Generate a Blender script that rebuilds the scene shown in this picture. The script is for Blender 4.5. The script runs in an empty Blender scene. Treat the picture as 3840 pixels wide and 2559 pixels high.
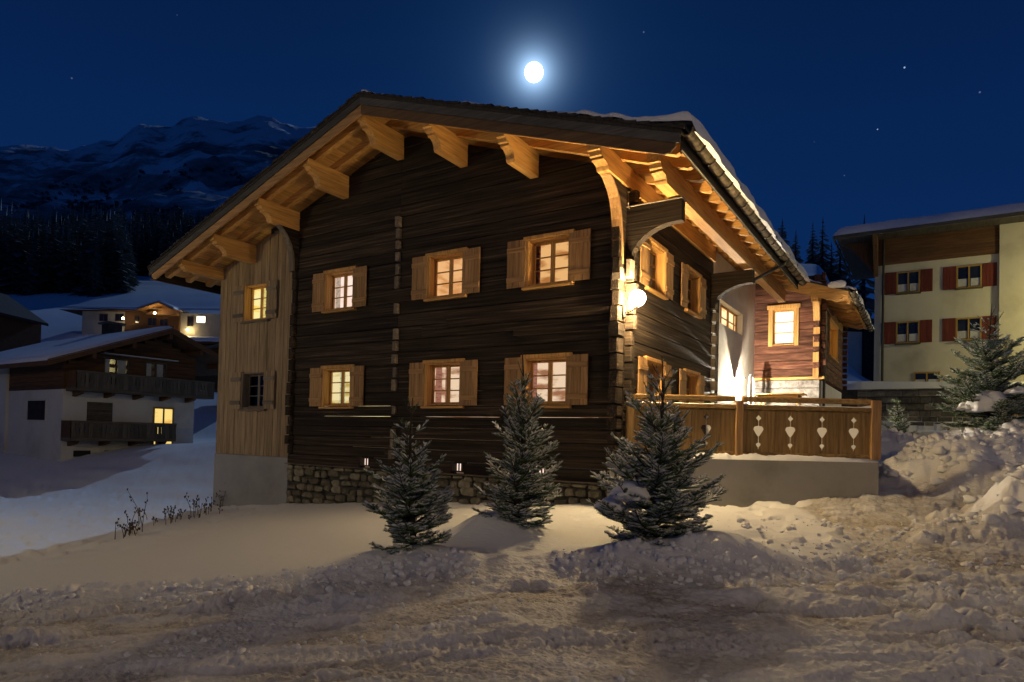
import bpy, bmesh, math, random
import numpy as np
from mathutils import Vector, Matrix

random.seed(7)
rng = np.random.default_rng(11)
SC = bpy.context.scene
COL = SC.collection
R_ = math.radians

# ------------------------------------------------------------------ camera
CAM_POS = Vector((13.829, -11.7359, 1.2972))
YAW, PITCH, ROLL = 0.5679, 0.02, 0.0236
fw = Vector((-math.sin(YAW), math.cos(YAW), 0)); rt = Vector((math.cos(YAW), math.sin(YAW), 0)); upv = Vector((0, 0, 1))
cf = fw * math.cos(PITCH) + upv * math.sin(PITCH)
cu = upv * math.cos(PITCH) - fw * math.sin(PITCH)
cr = rt * math.cos(ROLL) + cu * math.sin(ROLL)
cu2 = cu * math.cos(ROLL) - rt * math.sin(ROLL)
cam_data = bpy.data.cameras.new('camera')
cam_data.sensor_width = 36.0
cam_data.lens = 36.0 * 2447.92 / 3840.0
cam_data.shift_y = 305.23 / 3840.0
cam_data.clip_end = 9000.0
cam = bpy.data.objects.new('camera', cam_data)
COL.objects.link(cam)
m = Matrix.Identity(4)
for i in range(3):
    m[i][0], m[i][1], m[i][2], m[i][3] = cr[i], cu2[i], -cf[i], CAM_POS[i]
cam.matrix_world = m
SC.camera = cam

# ------------------------------------------------------------------ world: clear deep blue moonlit night sky
MOON_DIR = Vector((-0.4529, 0.7440, 0.4903)).normalized()
W = bpy.data.worlds.new('World'); SC.world = W; W.use_nodes = True
nt = W.node_tree; nt.nodes.clear()
def wn(t, **k):
    n = nt.nodes.new(t)
    for a, b in k.items(): setattr(n, a, b)
    return n
def wl(a, b): nt.links.new(a, b)
wo = wn('ShaderNodeOutputWorld'); bg = wn('ShaderNodeBackground'); tc = wn('ShaderNodeTexCoord')
nrm = wn('ShaderNodeVectorMath', operation='NORMALIZE'); wl(tc.outputs['Generated'], nrm.inputs[0])
sep = wn('ShaderNodeSeparateXYZ'); wl(nrm.outputs[0], sep.inputs[0])
ramp = wn('ShaderNodeValToRGB'); wl(sep.outputs['Z'], ramp.inputs[0])
el = ramp.color_ramp.elements
el[0].position = 0.0; el[0].color = (0.0045, 0.024, 0.100, 1)
el[1].position = 1.0; el[1].color = (0.0012, 0.0055, 0.026, 1)
for pos, colr in ((0.22, (0.0030, 0.021, 0.096, 1)), (0.42, (0.0020, 0.0155, 0.074, 1)), (0.62, (0.0014, 0.0095, 0.046, 1))):
    e = el.new(pos); e.color = colr
# aureole: moonlight scattered in the air round the moon
dot = wn('ShaderNodeVectorMath', operation='DOT_PRODUCT'); wl(nrm.outputs[0], dot.inputs[0]); dot.inputs[1].default_value = MOON_DIR
acos = wn('ShaderNodeMath', operation='ARCCOSINE'); wl(dot.outputs['Value'], acos.inputs[0])
def expo(scale, amp):
    a = wn('ShaderNodeMath', operation='MULTIPLY'); wl(acos.outputs[0], a.inputs[0]); a.inputs[1].default_value = -1.0 / scale
    e = wn('ShaderNodeMath', operation='EXPONENT'); wl(a.outputs[0], e.inputs[0])
    s = wn('ShaderNodeMath', operation='MULTIPLY'); wl(e.outputs[0], s.inputs[0]); s.inputs[1].default_value = amp
    return s
prev = ramp.outputs[0]
for scale, amp, colr in ((0.0140, 2.6, (0.45, 0.70, 1.0, 1)), (0.055, 0.10, (0.22, 0.52, 1.0, 1)), (0.20, 0.026, (0.03, 0.36, 1.0, 1))):
    s = expo(scale, amp)
    mx = wn('ShaderNodeMixRGB', blend_type='MULTIPLY'); mx.inputs[0].default_value = 1.0
    mx.inputs[1].default_value = colr; wl(s.outputs[0], mx.inputs[2])
    ad = wn('ShaderNodeMixRGB', blend_type='ADD'); ad.inputs[0].default_value = 1.0
    wl(prev, ad.inputs[1]); wl(mx.outputs[0], ad.inputs[2]); prev = ad.outputs[0]
# a few faint stars
vor = wn('ShaderNodeTexVoronoi'); vor.inputs['Scale'].default_value = 36.0; wl(nrm.outputs[0], vor.inputs['Vector'])
st = wn('ShaderNodeMath', operation='LESS_THAN'); wl(vor.outputs['Distance'], st.inputs[0]); st.inputs[1].default_value = 0.036
sepc = wn('ShaderNodeSeparateColor'); wl(vor.outputs['Color'], sepc.inputs[0])
pw = wn('ShaderNodeMath', operation='POWER'); wl(sepc.outputs[0], pw.inputs[0]); pw.inputs[1].default_value = 3.6
sm = wn('ShaderNodeMath', operation='MULTIPLY'); wl(st.outputs[0], sm.inputs[0]); wl(pw.outputs[0], sm.inputs[1])
stc = wn('ShaderNodeMixRGB', blend_type='MULTIPLY'); stc.inputs[0].default_value = 1.0; stc.inputs[1].default_value = (0.35, 0.45, 0.6, 1); wl(sm.outputs[0], stc.inputs[2])
ad = wn('ShaderNodeMixRGB', blend_type='ADD'); ad.inputs[0].default_value = 1.0; wl(prev, ad.inputs[1]); wl(stc.outputs[0], ad.inputs[2])
wl(ad.outputs[0], bg.inputs['Color']); bg.inputs['Strength'].default_value = 1.0
wl(bg.outputs[0], wo.inputs['Surface'])

# moonlight
sl = bpy.data.lights.new('moonlight', 'SUN'); sl.energy = 0.85; sl.angle = R_(0.5); sl.color = (0.44, 0.65, 1.0)
so = bpy.data.objects.new('moonlight', sl); COL.objects.link(so)
# 2 degrees lower than the disc, so that the modelled moon does not stand between its light and the village
LIGHT_DIR = Vector((MOON_DIR.x * 1.021, MOON_DIR.y * 1.021, MOON_DIR.z * 0.937)).normalized()
so.rotation_euler = (-LIGHT_DIR).to_track_quat('-Z', 'Y').to_euler()

LAMP_POS = (9.20, -0.20, 3.93)
LAMP_L = 840.0      # radiance of the corner lamp's globe
TERR_L = 900.0
STREET_W = 3200.0

SC.view_settings.view_transform = 'Standard'
SC.view_settings.look = 'None'
SC.view_settings.exposure = 0.0
SC.view_settings.gamma = 1.0
SC.view_settings.use_curve_mapping = False
SC.render.engine = 'CYCLES'
SC.cycles.use_denoising = True
SC.cycles.max_bounces = 6
SC.cycles.diffuse_bounces = 3
SC.cycles.glossy_bounces = 2
SC.cycles.transparent_max_bounces = 12
SC.cycles.sample_clamp_indirect = 4.0
SC.cycles.caustics_reflective = False
SC.cycles.caustics_refractive = False

# ------------------------------------------------------------------ noise
def _h(ix, iy, seed):
    n = (ix.astype(np.int64) * 374761393 + iy.astype(np.int64) * 668265263 + seed * 974634533) & 0xFFFFFFFF
    n = ((n ^ (n >> 13)) * 1274126177) & 0xFFFFFFFF
    return ((n ^ (n >> 16)) & 0xFFFF) / 65535.0
def vnoise(x, y, seed=0):
    x = np.asarray(x, float); y = np.asarray(y, float)
    ix = np.floor(x); iy = np.floor(y); fx = x - ix; fy = y - iy
    u = fx * fx * fx * (fx * (fx * 6 - 15) + 10); v = fy * fy * fy * (fy * (fy * 6 - 15) + 10)
    a = _h(ix, iy, seed); b = _h(ix + 1, iy, seed); c = _h(ix, iy + 1, seed); d = _h(ix + 1, iy + 1, seed)
    return (a * (1 - u) + b * u) * (1 - v) + (c * (1 - u) + d * u) * v
def fbm(x, y, seed=0, o=4):
    s = 0; a = 0.5; t = 0
    for i in range(o):
        s = s + a * vnoise(x * 2 ** i + 17.3 * i, y * 2 ** i - 9.1 * i, seed + i); t += a; a *= 0.5
    return s / t
def worley(x, y, seed=0, hmin=0.2):
    """field of rounded lumps, 0..1, one per cell"""
    ix = np.floor(x); iy = np.floor(y); out = np.zeros_like(x)
    for dx in (-1, 0, 1):
        for dy in (-1, 0, 1):
            cx = ix + dx; cy = iy + dy
            px = cx + _h(cx, cy, seed); py = cy + _h(cx, cy, seed + 1); r = 0.32 + 0.55 * _h(cx, cy, seed + 2); h = np.maximum(0, (_h(cx, cy, seed + 3) - hmin) / (1 - hmin))
            q = ((x - px) ** 2 + (y - py) ** 2) / (r * r); out = np.maximum(out, h * r / 0.87 * np.sqrt(np.clip(1 - q, 0, 1)))
    return out
def sstep(x, a, b):
    t = np.clip((x - a) / (b - a), 0, 1); return t * t * (3 - 2 * t)

# ------------------------------------------------------------------ mesh helpers
class MB:
    def __init__(self): self.v = []; self.f = []
    def add(self, vs, fs):
        o = len(self.v); self.v.extend([tuple(p) for p in vs]); self.f.extend([tuple(i + o for i in f) for f in fs]); return self
    def box(self, x0, x1, y0, y1, z0, z1, T=None):
        vs = [(x, y, z) for z in (z0, z1) for y in (y0, y1) for x in (x0, x1)]
        if T: vs = [T(*p) for p in vs]
        return self.add(vs, [(0, 2, 3, 1), (4, 5, 7, 6), (0, 1, 5, 4), (2, 6, 7, 3), (0, 4, 6, 2), (1, 3, 7, 5)])
    def cbox(self, x0, x1, y0, y1, z0, z1, T=None, c=0.012):
        """box with chamfered long edges along its longest side"""
        L = [x1 - x0, y1 - y0, z1 - z0]; a = L.index(max(L)); lo = (x0, y0, z0); hi = (x1, y1, z1)
        b, d = [i for i in range(3) if i != a]
        c = min(c, 0.3 * L[b], 0.3 * L[d])
        ring = [(lo[b] + c, lo[d]), (hi[b] - c, lo[d]), (hi[b], lo[d] + c), (hi[b], hi[d] - c), (hi[b] - c, hi[d]), (lo[b] + c, hi[d]), (lo[b], hi[d] - c), (lo[b], lo[d] + c)]
        vs = []
        for e in (lo[a], hi[a]):
            for q in ring:
                p = [0, 0, 0]; p[a] = e; p[b], p[d] = q; vs.append(T(*p) if T else tuple(p))
        return self.add(vs, [tuple(range(7, -1, -1)), tuple(range(8, 16))] + [(i, (i + 1) % 8, 8 + (i + 1) % 8, 8 + i) for i in range(8)])
    def prism(self, poly, t0, t1, T):
        """poly of (a, c) points, extruded along b from t0 to t1; T(a, b, c) -> world"""
        n = len(poly)
        vs = [T(a, t0, c) for a, c in poly] + [T(a, t1, c) for a, c in poly]
        return self.add(vs, [tuple(range(n)), tuple(range(2 * n - 1, n - 1, -1))] + [(i, n + i, n + (i + 1) % n, (i + 1) % n) for i in range(n)])
    def tube(self, pts, rad, n=8, cap=True):
        pts = [Vector(p) for p in pts]
        if not isinstance(rad, (list, tuple)): rad = [rad] * len(pts)
        vs = []; prev = None
        for i, p in enumerate(pts):
            t = (pts[min(i + 1, len(pts) - 1)] - pts[max(i - 1, 0)]).normalized()
            if prev is None: prev = t.orthogonal().normalized()
            a = (prev - t * prev.dot(t)).normalized(); prev = a; b = t.cross(a)
            for k in range(n):
                w = 2 * math.pi * k / n; vs.append(p + (a * math.cos(w) + b * math.sin(w)) * rad[i])
        fs = [(i * n + k, i * n + (k + 1) % n, (i + 1) * n + (k + 1) % n, (i + 1) * n + k) for i in range(len(pts) - 1) for k in range(n)]
        if cap: fs += [tuple(range(n - 1, -1, -1)), tuple((len(pts) - 1) * n + k for k in range(n))]
        return self.add(vs, fs)
    def mesh(self, name, mat, smooth=False):
        me = bpy.data.meshes.new(name); me.from_pydata(self.v, [], self.f)
        if mat: me.materials.append(mat)
        if smooth: me.polygons.foreach_set('use_smooth', [True] * len(me.polygons))
        me.update(); return me
    def build(self, name, mat, parent=None, smooth=False, kind=None, fix=True):
        me = self.mesh(name, mat, smooth)
        if fix:
            bm = bmesh.new(); bm.from_mesh(me); bmesh.ops.recalc_face_normals(bm, faces=bm.faces); bm.to_mesh(me); bm.free()
        return link(name, me, parent, kind)

def link(name, me, parent=None, kind=None):
    o = bpy.data.objects.new(name, me); COL.objects.link(o)
    if parent is not None: adopt(o, parent)
    if kind: o['kind'] = kind
    return o
def wmat(o):
    M = o.matrix_basis.copy()
    if o.parent is not None: M = wmat(o.parent) @ o.matrix_parent_inverse @ M
    return M
def adopt(o, parent):
    o.parent = parent; o.matrix_parent_inverse = wmat(parent).inverted()
def npmesh(name, V, F, mat, smooth=True):
    me = bpy.data.meshes.new(name); V = np.asarray(V, np.float32); F = np.asarray(F, np.int32); k = F.shape[1]
    me.vertices.add(len(V)); me.vertices.foreach_set('co', V.ravel())
    me.loops.add(F.size); me.loops.foreach_set('vertex_index', F.ravel())
    me.polygons.add(len(F)); me.polygons.foreach_set('loop_start', np.arange(0, F.size, k, dtype=np.int32))
    me.polygons.foreach_set('loop_total', np.full(len(F), k, np.int32))
    me.polygons.foreach_set('use_smooth', np.full(len(F), smooth))
    if mat: me.materials.append(mat)
    me.update(calc_edges=True); me.validate(); return me
def tag(o, label=None, cat=None, group=None, kind=None):
    if label: o['label'] = label
    if cat: o['category'] = cat
    if group: o['group'] = group
    if kind: o['kind'] = kind
    return o
def thing(name, loc, label, cat, group=None):
    o = bpy.data.objects.new(name, None); COL.objects.link(o); o.location = loc; o.empty_display_size = 0.3
    return tag(o, label, cat, group)
def shared(name, me, parent, loc, rot=None, scale=None):
    o = bpy.data.objects.new(name, me); COL.objects.link(o)
    o.location = loc
    if rot: o.rotation_euler = rot
    if scale: o.scale = scale
    if parent is not None: adopt(o, parent)
    return o
def frame(o, u, n):
    o = Vector(o); u = Vector(u); n = Vector(n)
    return lambda a, b, c: o + u * a + n * b + Vector((0, 0, c))

# ------------------------------------------------------------------ materials
def newmat(name):
    M = bpy.data.materials.new(name); M.use_nodes = True; T = M.node_tree
    return M, T, T.nodes['Principled BSDF']
def nd(T, t, **k):
    n = T.nodes.new(t)
    for a, b in k.items(): setattr(n, a, b)
    return n
def setramp(n, stops):
    e = n.color_ramp.elements
    e[0].position, e[0].color = stops[0][0], (*stops[0][1], 1)
    e[1].position, e[1].color = stops[-1][0], (*stops[-1][1], 1)
    for p, c in stops[1:-1]:
        q = e.new(p); q.color = (*c, 1)
def coords(T, scale, rnd=31.0):
    tc = nd(T, 'ShaderNodeTexCoord'); oi = nd(T, 'ShaderNodeObjectInfo')
    mu = nd(T, 'ShaderNodeMath', operation='MULTIPLY'); T.links.new(oi.outputs['Random'], mu.inputs[0]); mu.inputs[1].default_value = rnd
    va = nd(T, 'ShaderNodeVectorMath', operation='ADD'); T.links.new(tc.outputs['Object'], va.inputs[0]); T.links.new(mu.outputs[0], va.inputs[1])
    mp = nd(T, 'ShaderNodeMapping'); mp.inputs['Scale'].default_value = scale; T.links.new(va.outputs[0], mp.inputs[0])
    return mp, oi
def wood(name, stops, axis='x', rough=0.75, vary=0.35, bump=0.35, knots=0.0, along=1.3, across=22.0, spec=0.3):
    M, T, P = newmat(name)
    sc = {'x': (along, across, across), 'y': (across, along, across), 'z': (across, across, along)}[axis]
    mp, oi = coords(T, sc)
    n1 = nd(T, 'ShaderNodeTexNoise'); n1.inputs['Scale'].default_value = 1.0; n1.inputs['Detail'].default_value = 7; n1.inputs['Roughness'].default_value = 0.62
    T.links.new(mp.outputs[0], n1.inputs['Vector'])
    rp = nd(T, 'ShaderNodeValToRGB'); setramp(rp, stops); T.links.new(n1.outputs[0], rp.inputs[0])
    mp2, _ = coords(T, tuple(s * 0.16 for s in sc), 13.0)
    n2 = nd(T, 'ShaderNodeTexNoise'); n2.inputs['Detail'].default_value = 4; n2.inputs['Scale'].default_value = 1.0; T.links.new(mp2.outputs[0], n2.inputs['Vector'])
    ml = nd(T, 'ShaderNodeMath', operation='MULTIPLY_ADD'); T.links.new(oi.outputs['Random'], ml.inputs[0]); ml.inputs[1].default_value = vary; ml.inputs[2].default_value = 0.62 - vary / 2
    m2 = nd(T, 'ShaderNodeMath', operation='MULTIPLY_ADD'); T.links.new(n2.outputs[0], m2.inputs[0]); m2.inputs[1].default_value = 0.8; T.links.new(ml.outputs[0], m2.inputs[2])
    mx = nd(T, 'ShaderNodeMixRGB', blend_type='MULTIPLY'); mx.inputs[0].default_value = 1; T.links.new(rp.outputs[0], mx.inputs[1]); T.links.new(m2.outputs[0], mx.inputs[2])
    T.links.new(mx.outputs[0], P.inputs['Base Color'])
    P.inputs['Roughness'].default_value = rough; P.inputs['Specular IOR Level'].default_value = spec
    bp = nd(T, 'ShaderNodeBump'); bp.inputs['Strength'].default_value = bump; bp.inputs['Distance'].default_value = 0.02
    T.links.new(n1.outputs[0], bp.inputs['Height']); T.links.new(bp.outputs[0], P.inputs['Normal'])
    return M
def blotch(name, stops, scale=3.0, rough=0.85, bump=0.2, dist=0.01, detail=8, spec=0.25, vary=0.2, rnd=31.0):
    M, T, P = newmat(name); mp, oi = coords(T, (1, 1, 1), rnd)
    n1 = nd(T, 'ShaderNodeTexNoise'); n1.inputs['Scale'].default_value = scale; n1.inputs['Detail'].default_value = detail; n1.inputs['Roughness'].default_value = 0.6
    T.links.new(mp.outputs[0], n1.inputs['Vector'])
    rp = nd(T, 'ShaderNodeValToRGB'); setramp(rp, stops); T.links.new(n1.outputs[0], rp.inputs[0])
    ml = nd(T, 'ShaderNodeMath', operation='MULTIPLY_ADD'); T.links.new(oi.outputs['Random'], ml.inputs[0]); ml.inputs[1].default_value = vary; ml.inputs[2].default_value = 1 - vary / 2
    mx = nd(T, 'ShaderNodeMixRGB', blend_type='MULTIPLY'); mx.inputs[0].default_value = 1; T.links.new(rp.outputs[0], mx.inputs[1]); T.links.new(ml.outputs[0], mx.inputs[2])
    T.links.new(mx.outputs[0], P.inputs['Base Color'])
    P.inputs['Roughness'].default_value = rough; P.inputs['Specular IOR Level'].default_value = spec
    n2 = nd(T, 'ShaderNodeTexNoise'); n2.inputs['Scale'].default_value = scale * 9; n2.inputs['Detail'].default_value = 4; T.links.new(mp.outputs[0], n2.inputs['Vector'])
    bp = nd(T, 'ShaderNodeBump'); bp.inputs['Strength'].default_value = bump; bp.inputs['Distance'].default_value = dist
    T.links.new(n2.outputs[0], bp.inputs['Height']); T.links.new(bp.outputs[0], P.inputs['Normal'])
    return M
def emit(name, col, strength, col2=None, scale=1.6, wall=False):
    M = bpy.data.materials.new(name); M.use_nodes = True; T = M.node_tree; T.nodes.clear()
    o = nd(T, 'ShaderNodeOutputMaterial'); e = nd(T, 'ShaderNodeEmission'); e.inputs['Strength'].default_value = strength
    e.inputs['Color'].default_value = (*col, 1)
    if col2:
        tc = nd(T, 'ShaderNodeTexCoord'); mp = nd(T, 'ShaderNodeMapping'); mp.inputs['Scale'].default_value = (scale, scale, scale * 3.2)
        T.links.new(tc.outputs['Object'], mp.inputs[0])
        n = nd(T, 'ShaderNodeTexNoise'); n.inputs['Scale'].default_value = 1.0; n.inputs['Detail'].default_value = 3; T.links.new(mp.outputs[0], n.inputs['Vector'])
        rp = nd(T, 'ShaderNodeValToRGB'); setramp(rp, [(0.36, col2), (0.52, col)]); T.links.new(n.outputs[0], rp.inputs[0]); T.links.new(rp.outputs[0], e.inputs['Color'])
    T.links.new(e.outputs[0], o.inputs[0]); return M

OLD = [(0.32, (0.007, 0.0047, 0.0035)), (0.48, (0.022, 0.0145, 0.0095)), (0.60, (0.050, 0.034, 0.022)), (0.74, (0.135, 0.10, 0.068))]
m_log = {a: wood('old_dark_timber_' + a, OLD, a, 0.85, 0.9, 0.55, along=0.55, across=27.0) for a in 'xyz'}
RED = [(0.3, (0.030, 0.013, 0.008)), (0.5, (0.105, 0.042, 0.025)), (0.75, (0.27, 0.13, 0.08))]
m_red = {a: wood('red_brown_timber_' + a, RED, a, 0.85, 0.7, 0.9, along=1.6, across=16.0) for a in 'xyz'}
LARCH = [(0.25, (0.27, 0.130, 0.036)), (0.5, (0.54, 0.295, 0.092)), (0.8, (0.70, 0.43, 0.16))]
m_larch = {a: wood('fresh_larch_' + a, LARCH, a, 0.65, 0.25, 0.25) for a in 'xyz'}
SHUT = [(0.25, (0.18, 0.092, 0.034)), (0.5, (0.36, 0.205, 0.085)), (0.8, (0.52, 0.32, 0.15))]
m_shut = {a: wood('shutter_larch_' + a, SHUT, a, 0.65, 0.35, 0.3) for a in 'xyz'}
GREY = [(0.25, (0.085, 0.070, 0.055)), (0.5, (0.17, 0.14, 0.11)), (0.8, (0.28, 0.24, 0.19))]
m_grey = {a: wood('weathered_board_' + a, GREY, a, 0.8, 0.35, 0.4) for a in 'xyz'}
CLAD = [(0.25, (0.15, 0.105, 0.062)), (0.5, (0.27, 0.195, 0.115)), (0.8, (0.38, 0.29, 0.18))]
m_clad = wood('spruce_cladding', CLAD, 'z', 0.8, 0.4, 0.35, across=14)
RAIL = [(0.25, (0.13, 0.072, 0.024)), (0.5, (0.28, 0.170, 0.060)), (0.8, (0.44, 0.29, 0.115))]
m_verge = {a: wood('grey_verge_board_' + a, [(0.25, (0.035, 0.034, 0.034)), (0.5, (0.070, 0.067, 0.064)), (0.8, (0.12, 0.115, 0.11))], a, 0.8, 0.35, 0.4) for a in 'xyz'}
m_barge = {a: wood('brown_barge_' + a, [(0.25, (0.06, 0.034, 0.018)), (0.5, (0.12, 0.070, 0.035)), (0.8, (0.19, 0.12, 0.06))], a, 0.75, 0.35, 0.3) for a in 'xyz'}
m_rail = {a: wood('railing_timber_' + a, RAIL, a, 0.65, 0.3, 0.3) for a in 'xyz'}
m_shingle = wood('dark_shingle', [(0.3, (0.012, 0.010, 0.010)), (0.7, (0.05, 0.045, 0.042))], 'y', 0.85, 0.6, 0.4)
m_plaster = blotch('white_plaster', [(0.3, (0.66, 0.62, 0.53)), (0.7, (0.76, 0.72, 0.63))], 2.5, 0.9, 0.6, 0.012)
m_concrete = blotch('smooth_concrete', [(0.3, (0.30, 0.285, 0.235)), (0.48, (0.44, 0.42, 0.355)), (0.7, (0.50, 0.48, 0.42))], 0.8, 0.85, 0.3, 0.006)
m_plinth = blotch('grey_concrete_plinth', [(0.3, (0.24, 0.24, 0.25)), (0.7, (0.32, 0.32, 0.33))], 1.5, 0.9, 0.15, 0.006)
m_stone = blotch('rubble_stone', [(0.25, (0.09, 0.085, 0.06)), (0.5, (0.20, 0.18, 0.125)), (0.8, (0.33, 0.30, 0.22))], 6.0, 0.9, 0.8, 0.02, vary=0.8)
m_wstone = blotch('limewashed_stone', [(0.36, (0.13, 0.12, 0.11)), (0.5, (0.30, 0.28, 0.26)), (0.68, (0.48, 0.46, 0.43))], 4.0, 0.9, 0.7, 0.02)
m_mortar = blotch('dark_mortar', [(0.3, (0.05, 0.047, 0.038)), (0.7, (0.10, 0.09, 0.075))], 5.0, 0.95, 0.6, 0.02)
m_iron = blotch('dark_iron', [(0.3, (0.012, 0.011, 0.011)), (0.7, (0.03, 0.027, 0.025))], 8, 0.5, 0.1, 0.003, spec=0.5)
m_gutter = blotch('weathered_wooden_gutter', [(0.35, (0.05, 0.043, 0.032)), (0.48, (0.15, 0.115, 0.078)), (0.56, (0.17, 0.15, 0.09)), (0.7, (0.30, 0.19, 0.13))], 7.0, 0.95, 0.4, 0.01, vary=0.7)
m_snow = blotch('snow', [(0.3, (0.80, 0.81, 0.83)), (0.7, (0.86, 0.87, 0.89))], 4.0, 0.55, 0.5, 0.012, spec=0.3, vary=0.0, rnd=0.0)
m_frost = blotch('frosted_snow', [(0.3, (0.62, 0.64, 0.67)), (0.7, (0.82, 0.83, 0.85))], 30.0, 0.6, 0.5, 0.004, vary=0.0)
m_bark = blotch('spruce_bark', [(0.3, (0.03, 0.022, 0.015)), (0.7, (0.075, 0.055, 0.04))], 20, 0.9, 0.6, 0.01)
m_dry = blotch('dry_weed_stalk', [(0.3, (0.05, 0.04, 0.03)), (0.7, (0.12, 0.09, 0.06))], 20, 0.9, 0.2, 0.01)
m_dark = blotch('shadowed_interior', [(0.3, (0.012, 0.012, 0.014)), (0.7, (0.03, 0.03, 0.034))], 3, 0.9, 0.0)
m_curtain = blotch('white_net_curtain', [(0.3, (0.35, 0.36, 0.36)), (0.7, (0.5, 0.5, 0.5))], 9, 0.9, 0.1)

def glassmat():
    M = bpy.data.materials.new('window_glass'); M.use_nodes = True; T = M.node_tree; T.nodes.clear()
    o = nd(T, 'ShaderNodeOutputMaterial'); t = nd(T, 'ShaderNodeBsdfTransparent'); g = nd(T, 'ShaderNodeBsdfGlossy'); g.inputs['Roughness'].default_value = 0.03
    t.inputs[0].default_value = (0.94, 0.95, 0.95, 1); mx = nd(T, 'ShaderNodeMixShader'); fr = nd(T, 'ShaderNodeFresnel'); fr.inputs[0].default_value = 1.45
    T.links.new(fr.outputs[0], mx.inputs[0]); T.links.new(t.outputs[0], mx.inputs[1]); T.links.new(g.outputs[0], mx.inputs[2]); T.links.new(mx.outputs[0], o.inputs[0]); return M
m_glass = glassmat()

def needlemat(name, a, b):
    M, T, P = newmat(name); tc = nd(T, 'ShaderNodeTexCoord')
    n = nd(T, 'ShaderNodeTexNoise'); n.inputs['Scale'].default_value = 6.0; n.inputs['Detail'].default_value = 5; T.links.new(tc.outputs['Object'], n.inputs['Vector'])
    rp = nd(T, 'ShaderNodeValToRGB'); setramp(rp, [(0.3, a), (0.7, b)]); T.links.new(n.outputs[0], rp.inputs[0]); T.links.new(rp.outputs[0], P.inputs['Base Color'])
    P.inputs['Roughness'].default_value = 0.6; P.inputs['Specular IOR Level'].default_value = 0.3; return M
def needlemat_frost(name, a, b):
    M = needlemat(name, a, b); T = M.node_tree; P = T.nodes['Principled BSDF']
    at = nd(T, 'ShaderNodeAttribute'); at.attribute_name = 'frost'; mx = nd(T, 'ShaderNodeMixRGB'); T.links.new(at.outputs['Fac'], mx.inputs[0])
    T.links.new(P.inputs['Base Color'].links[0].from_socket, mx.inputs[1]); mx.inputs[2].default_value = (0.80, 0.81, 0.82, 1)
    T.links.new(mx.outputs[0], P.inputs['Base Color']); return M
m_needle = needlemat_frost('spruce_needles', (0.038, 0.072, 0.022), (0.13, 0.215, 0.072))
m_fir = needlemat('dark_fir', (0.09, 0.105, 0.10), (0.21, 0.23, 0.22))
# ------------------------------------------------------------------ terrain
FH = np.array([fw.x, fw.y]); RH = np.array([rt.x, rt.y]); C2 = np.array([CAM_POS.x, CAM_POS.y])
def to_ld(x, y):
    dx = x - C2[0]; dy = y - C2[1]
    return dx * RH[0] + dy * RH[1], dx * FH[0] + dy * FH[1]
def from_ld(l, d): return C2[0] + l * RH[0] + d * FH[0], C2[1] + l * RH[1] + d * FH[1]
TREES3 = ((8.85, -5.98), (9.07, -4.06), (11.11, -4.19))

# far terrain: elevation tables by bearing (as horizontal tangent t = l/d) and distance
TB = np.array([-1.4, -0.784, -0.70, -0.63, -0.58, -0.55, -0.50, -0.45, -0.40, -0.33, 0.0, 0.36, 0.46, 0.56, 0.70, 1.4])
DB = np.log(np.array([30., 45., 60., 80., 110., 150., 230., 400., 700., 1100., 1500., 2300.]))
def _row(vals): return vals
ridge_y = [330, 335, 342, 325, 278, 290, 254, 276, 264, 290, 560, 760, 760, 760, 740, 740]
def _tab():
    T = np.zeros((len(TB), len(DB)))
    for i, t in enumerate(TB):
        hz = 973 + (t + 0.784) * 35.0
        z = lambda y, D: 1.3 + (hz - y) / 1500.0 * D
        if t < 0.1:
            ry = ridge_y[i]
            r = [-0.6, 0.6, 4.5, 12.5, z(705, 110), z(657, 150), z(638, 230), z(520 + 0.12 * ry, 400), z(395 + 0.20 * ry, 700), z(150 + 0.68 * ry, 1100), z(ry, 1500), z(ry, 1500) * 0.7]
            if t > -0.4: r = [-0.5, 0.6, 4, 10, 16, 25, 40, z(560, 400) if t < -0.2 else 60, z(470, 700) if t < -0.2 else 90, z(350, 1100) if t < -0.2 else 110, z(ry, 1500) if t < -0.2 else 130, 60]
        else:
            r = [4.25, 5.1, 10, 17, 27, 40.5, 64, 68, 75, 80, 90, 90]
            if t > 0.55: r = [4.25, 5.0, 7, 9, 12, 15, 20, 40, 60, 80, 90, 90]
        T[i] = r
    return T
FT = _tab()
def far_h(t, lnD):
    t = np.clip(t, TB[0], TB[-1]); lnD = np.clip(lnD, DB[0], DB[-1])
    i = np.clip(np.searchsorted(TB, t) - 1, 0, len(TB) - 2); j = np.clip(np.searchsorted(DB, lnD) - 1, 0, len(DB) - 2)
    u = (t - TB[i]) / (TB[i + 1] - TB[i]); v = (lnD - DB[j]) / (DB[j + 1] - DB[j]); u = u * u * (3 - 2 * u)
    return (FT[i, j] * (1 - u) + FT[i + 1, j] * u) * (1 - v) + (FT[i, j + 1] * (1 - u) + FT[i + 1, j + 1] * u) * v
def road_edge(l): return 7.25 + 0.35 * sstep(-l, 2, 6) + 0.25 * (vnoise(l * 0.7, l * 0 + 3.3, 5) - 0.5)
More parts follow.
